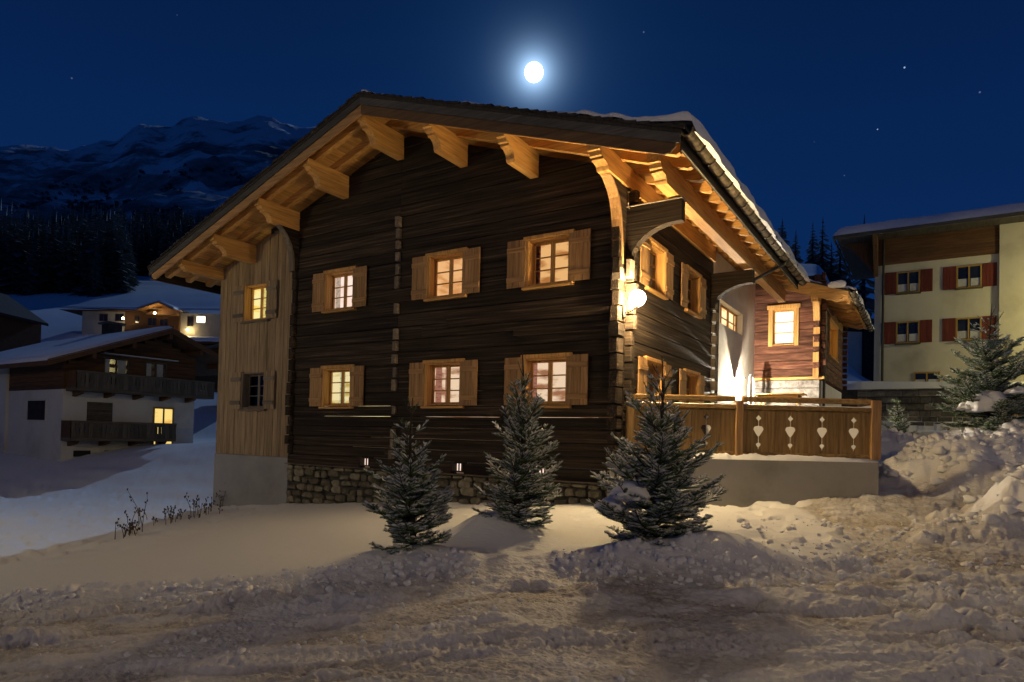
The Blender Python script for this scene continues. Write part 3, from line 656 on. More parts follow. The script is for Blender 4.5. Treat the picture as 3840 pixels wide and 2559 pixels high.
# ------------------------------------------------------------------ windows and shutters
def window(Fr, a0, a1, c0, c1, mats, lit=None, reveal=0.15, casing=0.085, panes=(2, 3), curtain=None, sill=True, depth=0.85, parent=CH, proud=0.035, name='window', sash_mat=None, lintel=True, fill=0.0):
    mh, mv = mats
    w = MB(); t = 0.032
    w.box(a0, a0 + t, -0.24, 0.02, c0, c1, Fr); w.box(a1 - t, a1, -0.24, 0.02, c0, c1, Fr)
    w.box(a0 + t, a1 - t, -0.24, 0.02, c1 - t, c1, Fr); w.box(a0 + t, a1 - t, -0.24, 0.02, c0, c0 + t, Fr)
    w.cbox(a0 - casing + 0.03, a0 + 0.03, 0.002, proud + 0.02, c0 - 0.03, c1 + casing * 0.6, Fr); w.cbox(a1 - 0.03, a1 + casing - 0.03, 0.002, proud + 0.02, c0 - 0.03, c1 + casing * 0.6, Fr)
    if lintel: w.cbox(a0 - casing - 0.01, a1 + casing + 0.01, 0.0, proud + 0.04, c1 - 0.005, c1 + casing * 0.95, Fr)
    W = w.build(name, mv, parent)
    if sill: MB().cbox(a0 - 0.10, a1 + 0.10, -0.02, 0.10, c0 - 0.075, c0 - 0.02, Fr).build('sill', mh, W)
    npx, npz = panes; b0, b1 = -reveal - 0.035, -reveal
    ia0, ia1, ic0, ic1 = a0 + t, a1 - t, c0 + t, c1 - t
    wd = (ia1 - ia0) / npx; pm = None; sm = sash_mat or mv
    for i in range(npx):
        s0, s1 = ia0 + wd * i, ia0 + wd * (i + 1); sw = 0.048
        sh = MB(); sh.box(s0, s0 + sw, b0, b1, ic0, ic1, Fr); sh.box(s1 - sw, s1, b0, b1, ic0, ic1, Fr)
        sh.box(s0 + sw, s1 - sw, b0, b1, ic0, ic0 + sw, Fr); sh.box(s0 + sw, s1 - sw, b0, b1, ic1 - sw, ic1, Fr)
        hh = (ic1 - ic0 - 2 * sw) / npz
        for k in range(1, npz): sh.box(s0 + sw, s1 - sw, b0 + 0.004, b1 - 0.004, ic0 + sw + hh * k - 0.013, ic0 + sw + hh * k + 0.013, Fr)
        sh.build('sash', sm, W)
        for k in range(npz):
            cc = Fr((s0 + s1) / 2, -reveal - 0.018, ic0 + sw + hh * (k + 0.5))
            if pm is None:
                p = MB(); o = cc
                q = lambda a, c: Fr(a, -reveal - 0.018, c) - o
                za, zb = ic0 + sw + hh * k, ic0 + sw + hh * (k + 1)
                p.add([q(s0 + sw, za), q(s1 - sw, za), q(s1 - sw, zb), q(s0 + sw, zb)], [(0, 1, 2, 3)]); pm = p.mesh('pane', m_glass)
            shared('pane', pm, W, cc)
    e = 0.32; r0_, r1_, s0_, s1_ = a0 - e, a1 + e, c0 - 0.25, c1 + 0.22
    rm = MB(); bb, ff = -0.25 - depth, -0.25
    v = [Fr(r0_, ff, s0_), Fr(r1_, ff, s0_), Fr(r1_, ff, s1_), Fr(r0_, ff, s1_), Fr(r0_, bb, s0_), Fr(r1_, bb, s0_), Fr(r1_, bb, s1_), Fr(r0_, bb, s1_)]
    rm.add(v, [(4, 5, 6, 7), (0, 1, 5, 4), (2, 3, 7, 6), (1, 2, 6, 5), (3, 0, 4, 7)])
    rm.build('room', lit or m_dark, W)
    if curtain:
        cm, spans = curtain
        for f0, f1 in spans:
            n = 15; vs = []; fs = []
            for i in range(n):
                a = a0 + (a1 - a0) * (f0 + (f1 - f0) * i / (n - 1)); bz = -reveal - 0.10 - 0.022 * math.sin(i * 1.9)
                vs += [Fr(a, bz, c0 - 0.1), Fr(a, bz, c1 + 0.1)]
            for i in range(n - 1): fs.append((2 * i, 2 * i + 2, 2 * i + 3, 2 * i + 1))
            MB().add(vs, fs).build('curtain', cm, W, fix=False)
    return W
def shutter(Fr, a0, a1, c0, c1, mv, mh, b=0.045, n=3, parent=CH, battens=True):
    w = (a1 - a0) / n
    sh = MB()
    if battens:
        bt = lambda q, f: q.cbox(a0 + 0.01, a1 - 0.01, b + 0.0265, b + 0.05, c0 + (c1 - c0) * f - 0.055, c0 + (c1 - c0) * f + 0.055, Fr, 0.008)
        bt(sh, 0.17); S = sh.build('shutter', mh, parent); bt(MB(), 0.80).build('batten', mh, S)
    else:
        sh.box(a0, a1, b - 0.012, b - 0.002, c0 + 0.02, c1 - 0.02, Fr); S = sh.build('shutter', mh, parent)
    for i in range(n):
        MB().cbox(a0 + w * i + 0.002, a0 + w * (i + 1) - 0.002, b, b + 0.026, c0, c1, Fr, 0.006).build('plank', mv, S)
    return S
L_ROSE = emit('room_light_rosy', (1.0, 0.78, 0.66), 1.15, (0.95, 0.66, 0.52))
L_PEACH = emit('room_light_peach', (1.0, 0.53, 0.22), 0.95, (0.75, 0.32, 0.10))
L_ORNG = emit('room_light_orange', (1.0, 0.54, 0.20), 0.9, (0.52, 0.20, 0.05))
L_PINK = emit('room_light_pink', (1.0, 0.72, 0.48), 0.92, (0.40, 0.17, 0.08))
L_YEL = emit('room_light_yellow', (1.0, 0.86, 0.36), 1.1, (1.0, 0.62, 0.08))
L_GOLD = emit('room_light_gold', (1.0, 0.82, 0.42), 0.95, (0.60, 0.42, 0.10))
L_WHITE = emit('room_light_white', (1.0, 0.86, 0.64), 1.9)
L_DIM = emit('room_light_dim', (0.55, 0.25, 0.09), 0.35, (0.2, 0.08, 0.03))
m_cred = blotch('pink_striped_curtain', [(0.4, (0.25, 0.06, 0.05)), (0.6, (0.6, 0.42, 0.36))], 12, 0.9, 0.1)
m_cyel = blotch('yellow_curtain', [(0.4, (0.55, 0.38, 0.06)), (0.6, (0.6, 0.5, 0.2))], 9, 0.9, 0.1)
def lcurt(name, col, s): return emit(name, col, s, tuple(c * 0.55 for c in col), 9.0)
c_pale = lcurt('backlit_curtain_pale', (0.9, 0.66, 0.5), 0.62); c_yel = lcurt('backlit_curtain_yellow', (0.95, 0.75, 0.22), 0.9); c_red = lcurt('backlit_curtain_red', (0.62, 0.25, 0.16), 0.6); c_green = lcurt('backlit_curtain_green', (0.75, 0.75, 0.42), 0.8)
LX = (m_larch['x'], m_larch['z'])
rooms = {(0, 1): (L_ROSE, (c_pale, [(0.04, 0.2), (0.8, 0.96)])), (1, 1): (L_PEACH, (c_pale, [(0.82, 0.97)])), (2, 1): (L_ORNG, (m_cred, [(0.02, 0.14)])), (0, 0): (L_GOLD, (c_green, [(0.30, 0.48)])), (1, 0): (L_PINK, (c_red, [(0.05, 0.22), (0.34, 0.44)])), (2, 0): (L_PINK, (c_red, [(0.03, 0.12)]))}
for ci, (c0, c1) in enumerate(COLS):
    for ri, (z0, z1) in enumerate(((ZL0, ZL1), (ZU0, ZU1))):
        lit, cur = rooms[(ci, ri)]
        window(G, c0, c1, z0, z1, LX, lit, curtain=cur)
        shutter(G, c0 - 0.50, c0 - 0.035, z0 - 0.01, z1 + 0.03, m_shut['z'], m_shut['x'])
        shutter(G, c1 + 0.0, c1 + 0.475, z0 - 0.01, z1 + 0.03, m_shut['z'], m_shut['x'])
for i, (c0, c1) in enumerate(CELL):
    w = MB(); w.box(c0, c1, -0.14, 0.012, 0.45, 0.47, G); w.box(c0, c1, -0.14, 0.012, 0.64, 0.66, G); w.box(c0, c0 + 0.02, -0.14, 0.012, 0.47, 0.64, G); w.box(c1 - 0.02, c1, -0.14, 0.012, 0.47, 0.64, G)
    Wc = w.build('cellar_window', m_log['x'], CH)
    for f in (0.27, 0.5, 0.73): MB().box(c0 + (c1 - c0) * f - 0.012, c0 + (c1 - c0) * f + 0.012, -0.08, -0.05, 0.47, 0.64, G).build('bar', m_iron, Wc)
    MB().box(c0 + 0.02, c1 - 0.02, -0.16, -0.15, 0.47, 0.64, G).build('lit_pane', L_ROSE, Wc)
LY = (m_larch['y'], m_larch['z'])
for i, (c0, c1) in enumerate(SCOLS):
    for z0, z1, lit in ((ZL0, ZL1, L_DIM), (ZU0, ZU1, L_DIM if i == 0 else None)):
        window(S_, c0, c1, z0, z1, LY, lit, curtain=(m_curtain, [(0.05, 0.25), (0.75, 0.95)]))
        shutter(S_, c0 - 0.50, c0 - 0.035, z0 - 0.01, z1 + 0.03, m_shut['z'], m_shut['y'])
        shutter(S_, c1 + 0.0, c1 + 0.475, z0 - 0.01, z1 + 0.03, m_shut['z'], m_shut['y'])

# ------------------------------------------------------------------ boarded annex on the left, with concrete foot
AU, AL = (-2.96, -1.96, 4.44, 5.46), (-2.96, -1.96, 1.90, 2.92)
n = 19; w = (XL - 0.02 - XA) / n
A_ = frame((0, 0.03, 0), (1, 0, 0), (0, -1, 0))
for i in range(n):
    a0 = XA + w * i; a1 = a0 + w - 0.004
    top = T_((a0 + a1) / 2) - 0.36
    segs = [(0.56, top)]
    for h in (AU, AL):
        if a1 > h[0] + 0.02 and a0 < h[1] - 0.02:
            segs = [s for q in segs for s in ((q[0], min(q[1], h[2])), (max(q[0], h[3]), q[1])) if s[1] - s[0] > 0.05]
    o = random.uniform(-0.008, 0.008)
    for s0, s1 in segs: MB().cbox(a0, a1, -0.03, o, s0, s1, A_, 0.006).build('cladding_board', m_clad, CH)
MB().box(XA + 0.02, XA + 0.06, 0.06, 10.8, -1.3, 6.1).build('annex_side_wall', m_clad, CH)
bk = MB()
for x0, x1, z0, z1 in ((XA + 0.06, AU[0], 0.5, 6.1), (AU[1], XL, 0.5, 7.0), (AU[0], AU[1], 0.5, AL[2]), (AU[0], AU[1], AL[3], AU[2]), (AU[0], AU[1], AU[3], 6.5)): bk.box(x0, x1, 0.064, 0.20, z0, z1)
bk.build('annex_backing', m_dark, CH)
MB().cbox(XA, XL + 0.01, 0.0, 0.3, -1.6, 0.555, c=0.02).build('annex_plinth', m_plinth, CH)
CX = (m_clad, m_clad)
window(A_, *AU, (m_grey['x'], m_larch['z']), L_YEL, curtain=(c_yel, [(0.42, 0.55)]), casing=0.06, lintel=False)
window(A_, *AL, (m_grey['x'], m_grey['z']), None, casing=0.06, lintel=False, curtain=(m_curtain, [(0.6, 0.95)]))
for h in (AU, AL):
    shutter(A_, h[0] - 0.50, h[0] - 0.04, h[2] - 0.02, h[3] + 0.03, m_clad, m_grey['x'])
    shutter(A_, h[1] + 0.0, h[1] + 0.46, h[2] - 0.02, h[3] + 0.03, m_clad, m_grey['x'])

# ------------------------------------------------------------------ rubble stone footing of the gable wall, stone by stone
MB().box(XL + 0.03, XR + 0.02, 0.06, 0.34, -1.2, 0.385).build('footing', m_mortar, CH)
MB().cbox(XL, XR + 0.05, -0.10, 0.1, 0.385, 0.41, c=0.008).build('footing_cap', m_grey['x'], CH)
z = -0.85
while z < 0.36:
    x = XL + 0.02
    while x < XR:
        wd = random.uniform(0.2, 0.46); hh = random.uniform(0.15, 0.24); x1 = min(x + wd, XR + 0.02)
        zz = z + random.uniform(-0.03, 0.03); top = min(zz + hh, 0.38)
        gz = np.interp(x, [-0.9, 6.6, 8.8], [-0.85, -0.15, 0.0])
        if top > gz and x1 - x > 0.08:
            mb = MB(); cx, cz = (x + x1) / 2, (zz + top) / 2; rx, rz = (x1 - x) / 2 - 0.012, (top - zz) / 2 - 0.01; kk = 9; ph = random.uniform(0, 6)
            for dep_, s in ((0.10, 1.0), (-0.015 - random.uniform(0, 0.03), 0.93), (-0.05 - random.uniform(0, 0.035), 0.55)):
                for q in range(kk):
                    w_ = 2 * math.pi * q / kk + ph; rr_ = s * (1 + 0.10 * math.sin(2.3 * q + ph))
                    ex = abs(math.cos(w_)) ** 0.6 * math.copysign(1, math.cos(w_)); ez = abs(math.sin(w_)) ** 0.6 * math.copysign(1, math.sin(w_))
                    mb.v.append((cx + rx * rr_ * ex, dep_, cz + rz * rr_ * ez))
            for r_ in range(2): mb.f += [(r_ * kk + q, r_ * kk + (q + 1) % kk, (r_ + 1) * kk + (q + 1) % kk, (r_ + 1) * kk + q) for q in range(kk)]
            mb.f.append(tuple(2 * kk + q for q in range(kk)))
            mb.build('stone', m_stone, CH)
        x = x1 + 0.012
    z += 0.185

# ------------------------------------------------------------------ roof
def cove_profile(L, top, h):
    """purlin end seen from the side: (out, z) with a stepped, coved underside"""
    b = top - h; P = [(-0.3, top), (L, top), (L, top - 0.17), (L - 0.07, top - 0.17), (L - 0.10, top - 0.24), (L - 0.17, top - 0.25), (L - 0.17, top - 0.29)]
    for i in range(6):
        w = i / 5 * math.pi / 2; P.append((L - 0.19 - 0.22 * math.sin(w) * 0.9, top - 0.29 - (h - 0.33) * (1 - math.cos(w))))
    P += [(L - 0.42, b), (-0.3, b)]
    return P
PUR = [(-4.17, 0.30, 1.29), (-2.66, 0.50, 1.30), (-0.77, 0.50, 1.30), (1.09, 0.56, 1.32), (2.96, 0.56, 1.36), (4.88, 0.54, 1.34), (6.76, 0.52, 1.34)]
for x, h, L in PUR:
    top = T_(x) - 0.345 if abs(x - XRI) > 0.2 else T_(x) - 0.36
    PT = lambda a, b, c, x=x: Vector((x + b, -a, c))
    MB().prism(cove_profile(L, top, h), -0.1, 0.1, PT).build('purlin', m_larch['y'], CH)
# wall-plate purlin over the right wall and outer eaves purlin
def ypurlin(x0, x1, y1, top, h, L):
    P = cove_profile(L, top, h); P = [(-y1, p[1]) if p[0] == -0.3 else p for p in P]
    MB().prism(P, x0, x1, lambda a, b, c: Vector((b, -a, c))).build('purlin', m_larch['y'], CH)
ypurlin(8.66, 8.90, 6.15, T_(8.8) - 0.35, 0.40, 1.36)
ypurlin(9.68, 9.90, 10.7, T_(9.8) - 0.335, 0.42, 1.08)
# curved corbels under two purlins
def corbel(x0, x1, top, zb, L, mat):
    fr_ = L
    P = [(0.0, fr_[0][1])] + fr_ + [(0.0, fr_[-1][1])]
    C0 = MB().prism(P, x0 + 0.004, x1 - 0.004, lambda a, b, c: Vector((b, -a, c))).build('corbel', mat[0], CH)
    F2 = [(a + 0.012, c) for a, c in fr_] + [(a - 0.05, c) for a, c in reversed(fr_)]
    MB().prism(F2, x0, x1, lambda a, b, c: Vector((b, -a, c))).build('corbel_face', mat[1], C0)
corbel(8.665, 8.865, 0, 0, [(0.80, 6.145), (0.72, 6.13), (0.60, 6.05), (0.50, 5.97), (0.39, 5.85), (0.31, 5.68), (0.25, 5.48), (0.21, 5.25), (0.175, 4.95), (0.15, 4.64)], (m_log['y'], m_shut['z']))
corbel(-0.84, -0.68, 0, 0, [(0.72, 6.78), (0.60, 6.70), (0.47, 6.58), (0.36, 6.44), (0.27, 6.28), (0.21, 6.10), (0.18, 5.9), (0.17, 5.6)], (m_log['y'], m_grey['z']))
MB().cbox(8.665, 8.865, -0.215, 0, 4.33, 4.56, c=0.02).build('log_end', m_grey['y'], CH)
MB().cbox(8.91, 9.02, -0.12, 0.1, 4.38, 4.72, c=0.02).build('log_end', m_grey['y'], CH)
# arched brackets carrying the outer purlin
def bracket(y0, y1, x1, top, tip, root):
    P = [(XR + 0.002, top), (x1, top), (x1, tip)]
    for i in range(11):
        f = i / 10; w = f * math.pi / 2
        P.append((x1 - 0.06 - (x1 - 0.06 - XR - 0.10) * math.sin(w), tip - (tip - root) * (1 - math.cos(w))))
    P.append((XR + 0.002, root))
    b = MB().prism(P, y0, y1, lambda a, b, c: Vector((a, b, c))); b.build('bracket', m_log['x'], CH)
bracket(0.0, 0.2, 9.95, 5.76, 5.36, 4.70)
bracket(5.78, 6.0, 9.95, 5.76, 5.42, 4.85)
MB().cbox(XR, 9.97, -0.025, 0.22, 5.762, 5.785, c=0.006).build('bracket_cap', m_grey['x'], CH)
# rafters with rounded tails
def rafter(y0, y1, side, mat, drop=0.145, h=0.19, tail=True):
    xe = XER - 0.14 if side > 0 else XEL + 0.14
    P = [(XRI, T_(XRI) - drop), (xe, T_(xe) - drop)]
    s = side
    if tail:
        P += [(xe, T_(xe) - drop - 0.06), (xe - s * 0.03, T_(xe) - drop - 0.13), (xe - s * 0.09, T_(xe - s * 0.09) - drop - 0.185), (xe - s * 0.2, T_(xe - s * 0.2) - drop - h)]
    else: P += [(xe, T_(xe) - drop - h)]
    P += [(XRI, T_(XRI) - drop - h)]
    MB().prism(P, y0, y1, lambda a, b, c: Vector((a, b, c))).build('rafter', mat, CH)
ry = [-1.08, -0.44] + [0.22 + 0.62 * i for i in range(16)]
for y in ry:
    for s in (-1, 1): rafter(y, y + 0.13, s, m_larch['x'])
# soffit boards lying on the rafters, laid along the ridge
for s, xe in ((1, XER - 0.10), (-1, XEL + 0.10)):
    x = XRI + s * 0.004; bw = 0.19
    while (x - xe) * s < -0.03:
        x1 = x + s * bw
        if (x1 - xe) * s > 0: x1 = xe
        P = [(x, T_(x) - 0.110), (x1 - s * 0.004, T_(x1) - 0.110), (x1 - s * 0.004, T_(x1) - 0.143), (x, T_(x) - 0.143)]
        MB().prism(P, YV + 0.06, YB - 0.05, lambda a, b, c: Vector((a, b, c))).build('soffit_board', m_larch['y'], CH)
        x = x1
# barge rafter, verge board, fascia
for s, xe in ((1, XER - 0.10), (-1, XEL + 0.08)):
    for (d0, d1, y0, y1, mt, nm, xx) in ((0.22, 0.47, YV + 0.03, YV + 0.075, m_shut['x'] if s < 0 else m_barge['x'], 'barge_board', xe - s * 0.02), (0.045, 0.262, YV - 0.01, YV + 0.028, m_verge['x'], 'verge_board', xe + s * 0.06)):
        P = [(XRI, T_(XRI) - d0), (xx, T_(xx) - d0)]
        if nm == 'barge_board': P += [(xx, T_(xx) - d0 - 0.10), (xx - s * 0.10, T_(xx - s * 0.10) - d1 + 0.03), (xx - s * 0.2, T_(xx - s * 0.2) - d1)]
        else: P += [(xx, T_(xx) - d1)]
        P += [(XRI, T_(XRI) - d1)]
        MB().prism(P, y0, y1, lambda a, b, c: Vector((a, b, c))).build(nm, mt, CH)
    mb = MB(); x0 = xe + s * 0.075
    mb.box(min(xe + s * 0.045, x0), max(xe + s * 0.045, x0), YV + 0.08, YB - 0.05, T_(xe) - 0.37, T_(xe) - 0.10); mb.build('fascia', m_log['y'], CH)
    x2 = xe + s * 0.09; MB().box(min(x0, x2), max(x0, x2), YV + 0.06, YB - 0.05, T_(xe) - 0.385, T_(xe) - 0.36).build('drip_edge', m_grey['y'], CH)
# shingle covering: a slab plus visible butts along the verge and the eaves
for s, xe in ((1, XER), (-1, XEL)):
    P = [(XRI, T_(XRI) - 0.04), (xe, T_(xe) - 0.04), (xe, T_(xe) - 0.10), (XRI, T_(XRI) - 0.10)]
    MB().prism(P, YV - 0.03, YB, lambda a, b, c: Vector((a, b, c))).build('roof_covering', m_shingle, CH)
    me = None; x = XRI; k = 0
    while (x - xe) * s < -0.1:
        ln = random.uniform(0.16, 0.27); x1 = x + s * ln; up = random.uniform(0.0, 0.022); o = random.uniform(0.015, 0.06)
        P = [(x, T_(x) - 0.038), (x1, T_(x1) - 0.038), (x1, T_(x1) + 0.012 + up), (x, T_(x) - 0.015 + up * 0.4)]
        MB().prism(P, YV - 0.03 - o, YV + 0.3, lambda a, b, c: Vector((a, b, c))).build('shingle', m_shingle, CH)
        x = x1
def roof_snow(x_ridge, xe, y0, y1, Tf, thick, lip, seed, verge=0.10, parent=CH):
    """blanket of snow lying on one slope; thin ragged edge at the verge, thick lip at the eaves"""
    nu, nv = 90, 160; U = np.linspace(0, 1, nu); V = np.linspace(0, 1, nv) ** 1.6; UU, VV = np.meshgrid(U, V)
    s = np.sign(xe - x_ridge)
    x = x_ridge + (xe - x_ridge) * UU; y = y0 + (y1 - y0) * VV
    y = y + (1 - VV) ** 8 * verge * 1.6 * vnoise(UU * 26, UU * 0, seed)
    x = x + s * (UU ** 12) * 0.10 * (vnoise(y * 2.2, y * 0, seed + 1) - 0.5)
    t = thick * (0.65 + 0.7 * fbm(x * 0.8, y * 0.8, seed + 2, 3)) + lip * np.exp(-((1 - UU) / 0.06) ** 2) * (0.55 + 0.9 * fbm(y * 1.4, UU * 3, seed + 3, 3))
    edge = np.minimum.reduce([np.clip(VV / 0.007 + 0.12, 0, 1), np.clip((1 - VV) / 0.02, 0, 1), np.clip((1 - UU) / 0.035, 0, 1)])
    t = t * np.sqrt(np.clip(1 - (1 - edge) ** 2, 0, 1)) * (1 - 0.45 * np.exp(-(VV * (y1 - y0) / 0.25) ** 2) * sstep(vnoise(UU * 9, UU * 0, seed + 5), 0.4, 0.7))
    zz = Tf(x) - 0.035 + np.maximum(t, 0)
    i = np.arange(nv - 1)[:, None] * nu + np.arange(nu - 1)[None, :]
    F = np.stack([i, i + 1, i + nu + 1, i + nu], -1).reshape(-1, 4)
    top = np.stack([x, y, zz], -1).reshape(-1, 3); bot = np.stack([x, y, np.minimum(zz, Tf(x) - 0.036)], -1).reshape(-1, 3)
    me = npmesh('roof_snow', np.concatenate([top, bot]), np.concatenate([F, F[:, ::-1] + len(top)]), m_snow)
    return link('roof_snow', me, parent)
Tn = lambda x: ZRI - SL * np.abs(x - XRI)
roof_snow(XRI - 0.01, XER + 0.27, YV - 0.03, YB, Tn, 0.17, 0.21, 301)
roof_snow(XRI + 0.01, XEL + 0.04, YV - 0.02, YB, Tn, 0.05, 0.04, 311)
# hollowed wooden gutter in overlapping lengths on iron hooks
GX, GZ = XER + 0.085, 6.285
def gutter_run(gx, gz, y0, y1, n, r=0.105, parent=CH):
    st = (y1 - y0) / n
    for i in range(n):
        ya, yb = y0 + st * i, y0 + st * (i + 1) + 0.05; mb = MB(); K = 10
        for yy, rr_ in ((ya, r * 0.90), (yb, r * 1.04)):
            for q in range(K + 1):
                w = math.pi + math.pi * q / K; mb.v.append((gx + rr_ * math.cos(w), yy, gz + 0.03 + rr_ * math.sin(w) * 1.15))
            for q in range(K, -1, -1):
                w = math.pi + math.pi * q / K; mb.v.append((gx + (rr_ - 0.022) * math.cos(w), yy, gz + 0.03 + (rr_ - 0.022) * math.sin(w) * 1.15))
        n2 = 2 * (K + 1); mb.f = [(q, (q + 1) % n2, n2 + (q + 1) % n2, n2 + q) for q in range(n2)]
        for q in range(K): mb.f += [(q, q + 1, n2 - 2 - q, n2 - 1 - q), (n2 + q, n2 + n2 - 1 - q, n2 + n2 - 2 - q, n2 + q + 1)]
        mb.build('gutter_length', m_gutter, parent)
        hk = MB(); pts = []
        for q in range(13):
            w = math.pi * 0.93 + math.pi * 1.18 * q / 12; pts.append((gx + (r + 0.018) * math.cos(w), yb - 0.03, gz + 0.03 + (r + 0.018) * math.sin(w) * 1.15))
        hk.tube(pts, 0.014, 6); hk.build('gutter_hook', m_iron, parent)
gutter_run(GX, GZ, YV - 0.02, YB + 0.05, 19, 0.118)
MB().tube([(GX, 7.0, GZ - 0.10), (GX - 0.02, 6.95, GZ - 0.2), (9.93, 6.10, 5.56), (9.90, 6.05, 5.45)], 0.042, 10).build('downpipe', m_iron, CH)
MB().tube([(9.88, 6.04, 5.60), (9.3, 6.05, 5.35), (8.99, 6.08, 5.1), (8.97, 6.10, 1.5)], 0.042, 10).build('downpipe', m_iron, CH)
# little conduit clip near the corner
MB().tube([(8.93, -0.03, 6.05), (8.93, -0.12, 6.02), (8.95, -0.13, 5.80), (8.93, -0.04, 5.72)], 0.014, 6).build('iron_clip', m_gutter, CH)
# chimney on the far slope

# ------------------------------------------------------------------ white rendered bay between the old house and the rear wing
PW = (6.80, 9.45, 4.62, 5.28)
pl = MB()
for y0, y1, z0, z1 in ((6.1, PW[0], 0.4, 6.5), (PW[1], EY - 0.002, 0.4, 6.62), (PW[0], PW[1], 0.4, PW[2]), (PW[0], PW[1], PW[3], 6.5)): pl.box(XR - 0.35, XR - 0.004, y0, y1, z0, z1)
PLW = pl.build('plaster_wall', m_plaster, CH)
PF = frame((XR, 0, 0), (0, 1, 0), (1, 0, 0))
wW = MB(); b0, b1 = -0.24, -0.19
wW.box(PW[0], PW[1], b0, b1, PW[2], PW[2] + 0.05, PF); wW.box(PW[0], PW[1], b0, b1, PW[3] - 0.05, PW[3], PF)
for f in (0, 0.28, 0.31, 0.59, 0.62, 0.88): wW.box(PW[0] + (PW[1] - PW[0]) * f, PW[0] + (PW[1] - PW[0]) * f + 0.06, b0, b1, PW[2] + 0.05, PW[3] - 0.05, PF)
wW.box(PW[1] - 0.06, PW[1], b0, b1, PW[2] + 0.05, PW[3] - 0.05, PF); wW.box(PW[0] + .06, PW[1] - 0.06, b0 + 0.01, b1 - 0.01, 4.92, 4.95, PF)
WB = wW.build('window', m_larch['z'], CH)
MB().box(PW[0] + 0.02, PW[1] - 0.02, -0.235, -0.225, PW[2] + 0.02, PW[3] - 0.02, PF).build('pane', emit('bay_window_light', (1.0, 0.72, 0.38), 1.5, (0.9, 0.45, 0.15), 1.2), WB)

# ------------------------------------------------------------------ rear wing of red-brown timber on limewashed stone
EW = (9.42, 10.14, 4.48, 5.68)
for r0, r1 in rows([(3.42, EW[2], 4), (EW[2], EW[3], 5), (EW[3], 6.7, 4)]):
    hs = [(EW[0], EW[1])] if r0 < EW[3] - 0.02 and r1 > EW[2] + 0.02 else []
    for s0, s1 in cut(XR + 0.002, EXR, hs): log(E_, s0, s1, r0, r1, 0.2, m_red['x'], random.uniform(-0.015, 0.012))
    MB().cbox(EXR - 0.20, EXR - 0.01, EY - random.uniform(0.10, 0.2), EY, r0 + 0.02, r1 - 0.02, c=0.02).build('log_end', m_red['y'], CH)
    MB().cbox(EXR, EXR + random.uniform(0.10, 0.17), EY + 0.01, EY + 0.18, r0 + 0.1, r1 + 0.06, c=0.02).build('log_end', m_red['x'], CH)
ES = frame((EXR, 0, 0), (0, 1, 0), (1, 0, 0))
SW2 = (13.0, 15.2, 4.35, 5.55)
for r0, r1 in rows([(3.42, SW2[2], 4), (SW2[2], SW2[3], 5), (SW2[3], 6.1, 2)]):
    hs = [(SW2[0], SW2[1])] if r0 < SW2[3] - 0.02 and r1 > SW2[2] + 0.02 else []
    for s0, s1 in cut(EY + 0.2, 17.6, hs): log(ES, s0, s1, r0, r1, 0.2, m_red['y'], random.uniform(-0.012, 0.01))
    MB().cbox(EXR, EXR + 0.16, 17.45, 17.62, r0 + 0.02, r1 - 0.06, c=0.02).build('log_end', m_red['x'], CH)
window(ES, *SW2, (m_larch['y'], m_larch['z']), emit('wing_side_light', (1.0, 0.6, 0.12), 0.9), panes=(3, 2), parent=CH)
window(E_, *EW, (m_larch['x'], m_larch['z']), L_WHITE, panes=(1, 3), casing=0.14, sill=False, reveal=0.10)
MB().cbox(XR + 0.02, EXR + 0.12, EY - 0.07, EY + 0.1, 3.33, 3.415, c=0.015).build('sill_beam', m_larch['x'], CH)
MB().box(XR + 0.002, EXR - 0.03, EY + 0.05, EY + 0.4, 1.0, 3.32).build('wing_footing', m_mortar, CH)
MB().box(EXR - 0.3, EXR - 0.03, EY + 0.4, 17.5, 1.0, 3.32).build('wing_footing', m_plaster, CH)
z = 1.85
while z < 3.3:
    x = XR + 0.02; hh = random.uniform(0.26, 0.36); top = min(z + hh, 3.32)
    while x < EXR - 0.03:
        x1 = min(x + random.uniform(0.35, 0.75), EXR - 0.01)
        MB().cbox(x + 0.004, x1 - 0.004, EY - 0.03 - random.uniform(0, 0.03), EY + 0.06, z + 0.004, top - 0.004, c=0.03).build('stone', m_wstone, CH); x = x1
    z = top
MB().box(XR - 0.3, EXR - 0.25, 17.4, 17.6, 1, 6.6).build('wing_rear_wall', m_dark, CH)
# wing roof
WX0, WXE, WY0, WY1, WZ = 8.5, 11.78, EY - 0.85, 18.0, 5.98
def TW(x): return WZ + 0.342 * (WXE - x)
pf = lambda a, b, c: Vector((a, b, c))
def strip(d0, d1, x0, x1, y0, y1, nm, mt, drop=None): 
    P = [(x0, TW(x0) - d0), (x1, TW(x1) - d0), (x1, TW(x1) - d1), (x0, TW(x0) - d1)]
    return MB().prism(P, y0, y1, pf).build(nm, mt, CH)
strip(0.03, 0.09, WX0, WXE, WY0 - 0.03, WY1, 'roof_covering', m_shingle)
strip(0.05, 0.22, WX0, WXE - 0.02, WY0, WY0 + 0.04, 'verge_board', m_larch['x'])
x = WX0
while x < WXE - 0.05:
    strip(0.092, 0.12, x, min(x + 0.19, WXE - 0.03) - 0.004, WY0 + 0.04, WY1 - 0.1, 'soffit_board', m_larch['y']); x += 0.19
P = [(WX0, TW(WX0) - 0.22), (11.55, TW(11.55) - 0.22), (11.60, TW(11.6) - 0.30), (11.50, TW(11.5) - 0.37), (11.52, TW(11.5) - 0.42), (11.40, TW(11.4) - 0.46), (WX0, TW(WX0) - 0.46)]
MB().prism(P, WY0 + 0.06, WY0 + 0.20, pf).build('rafter', m_larch['x'], CH)
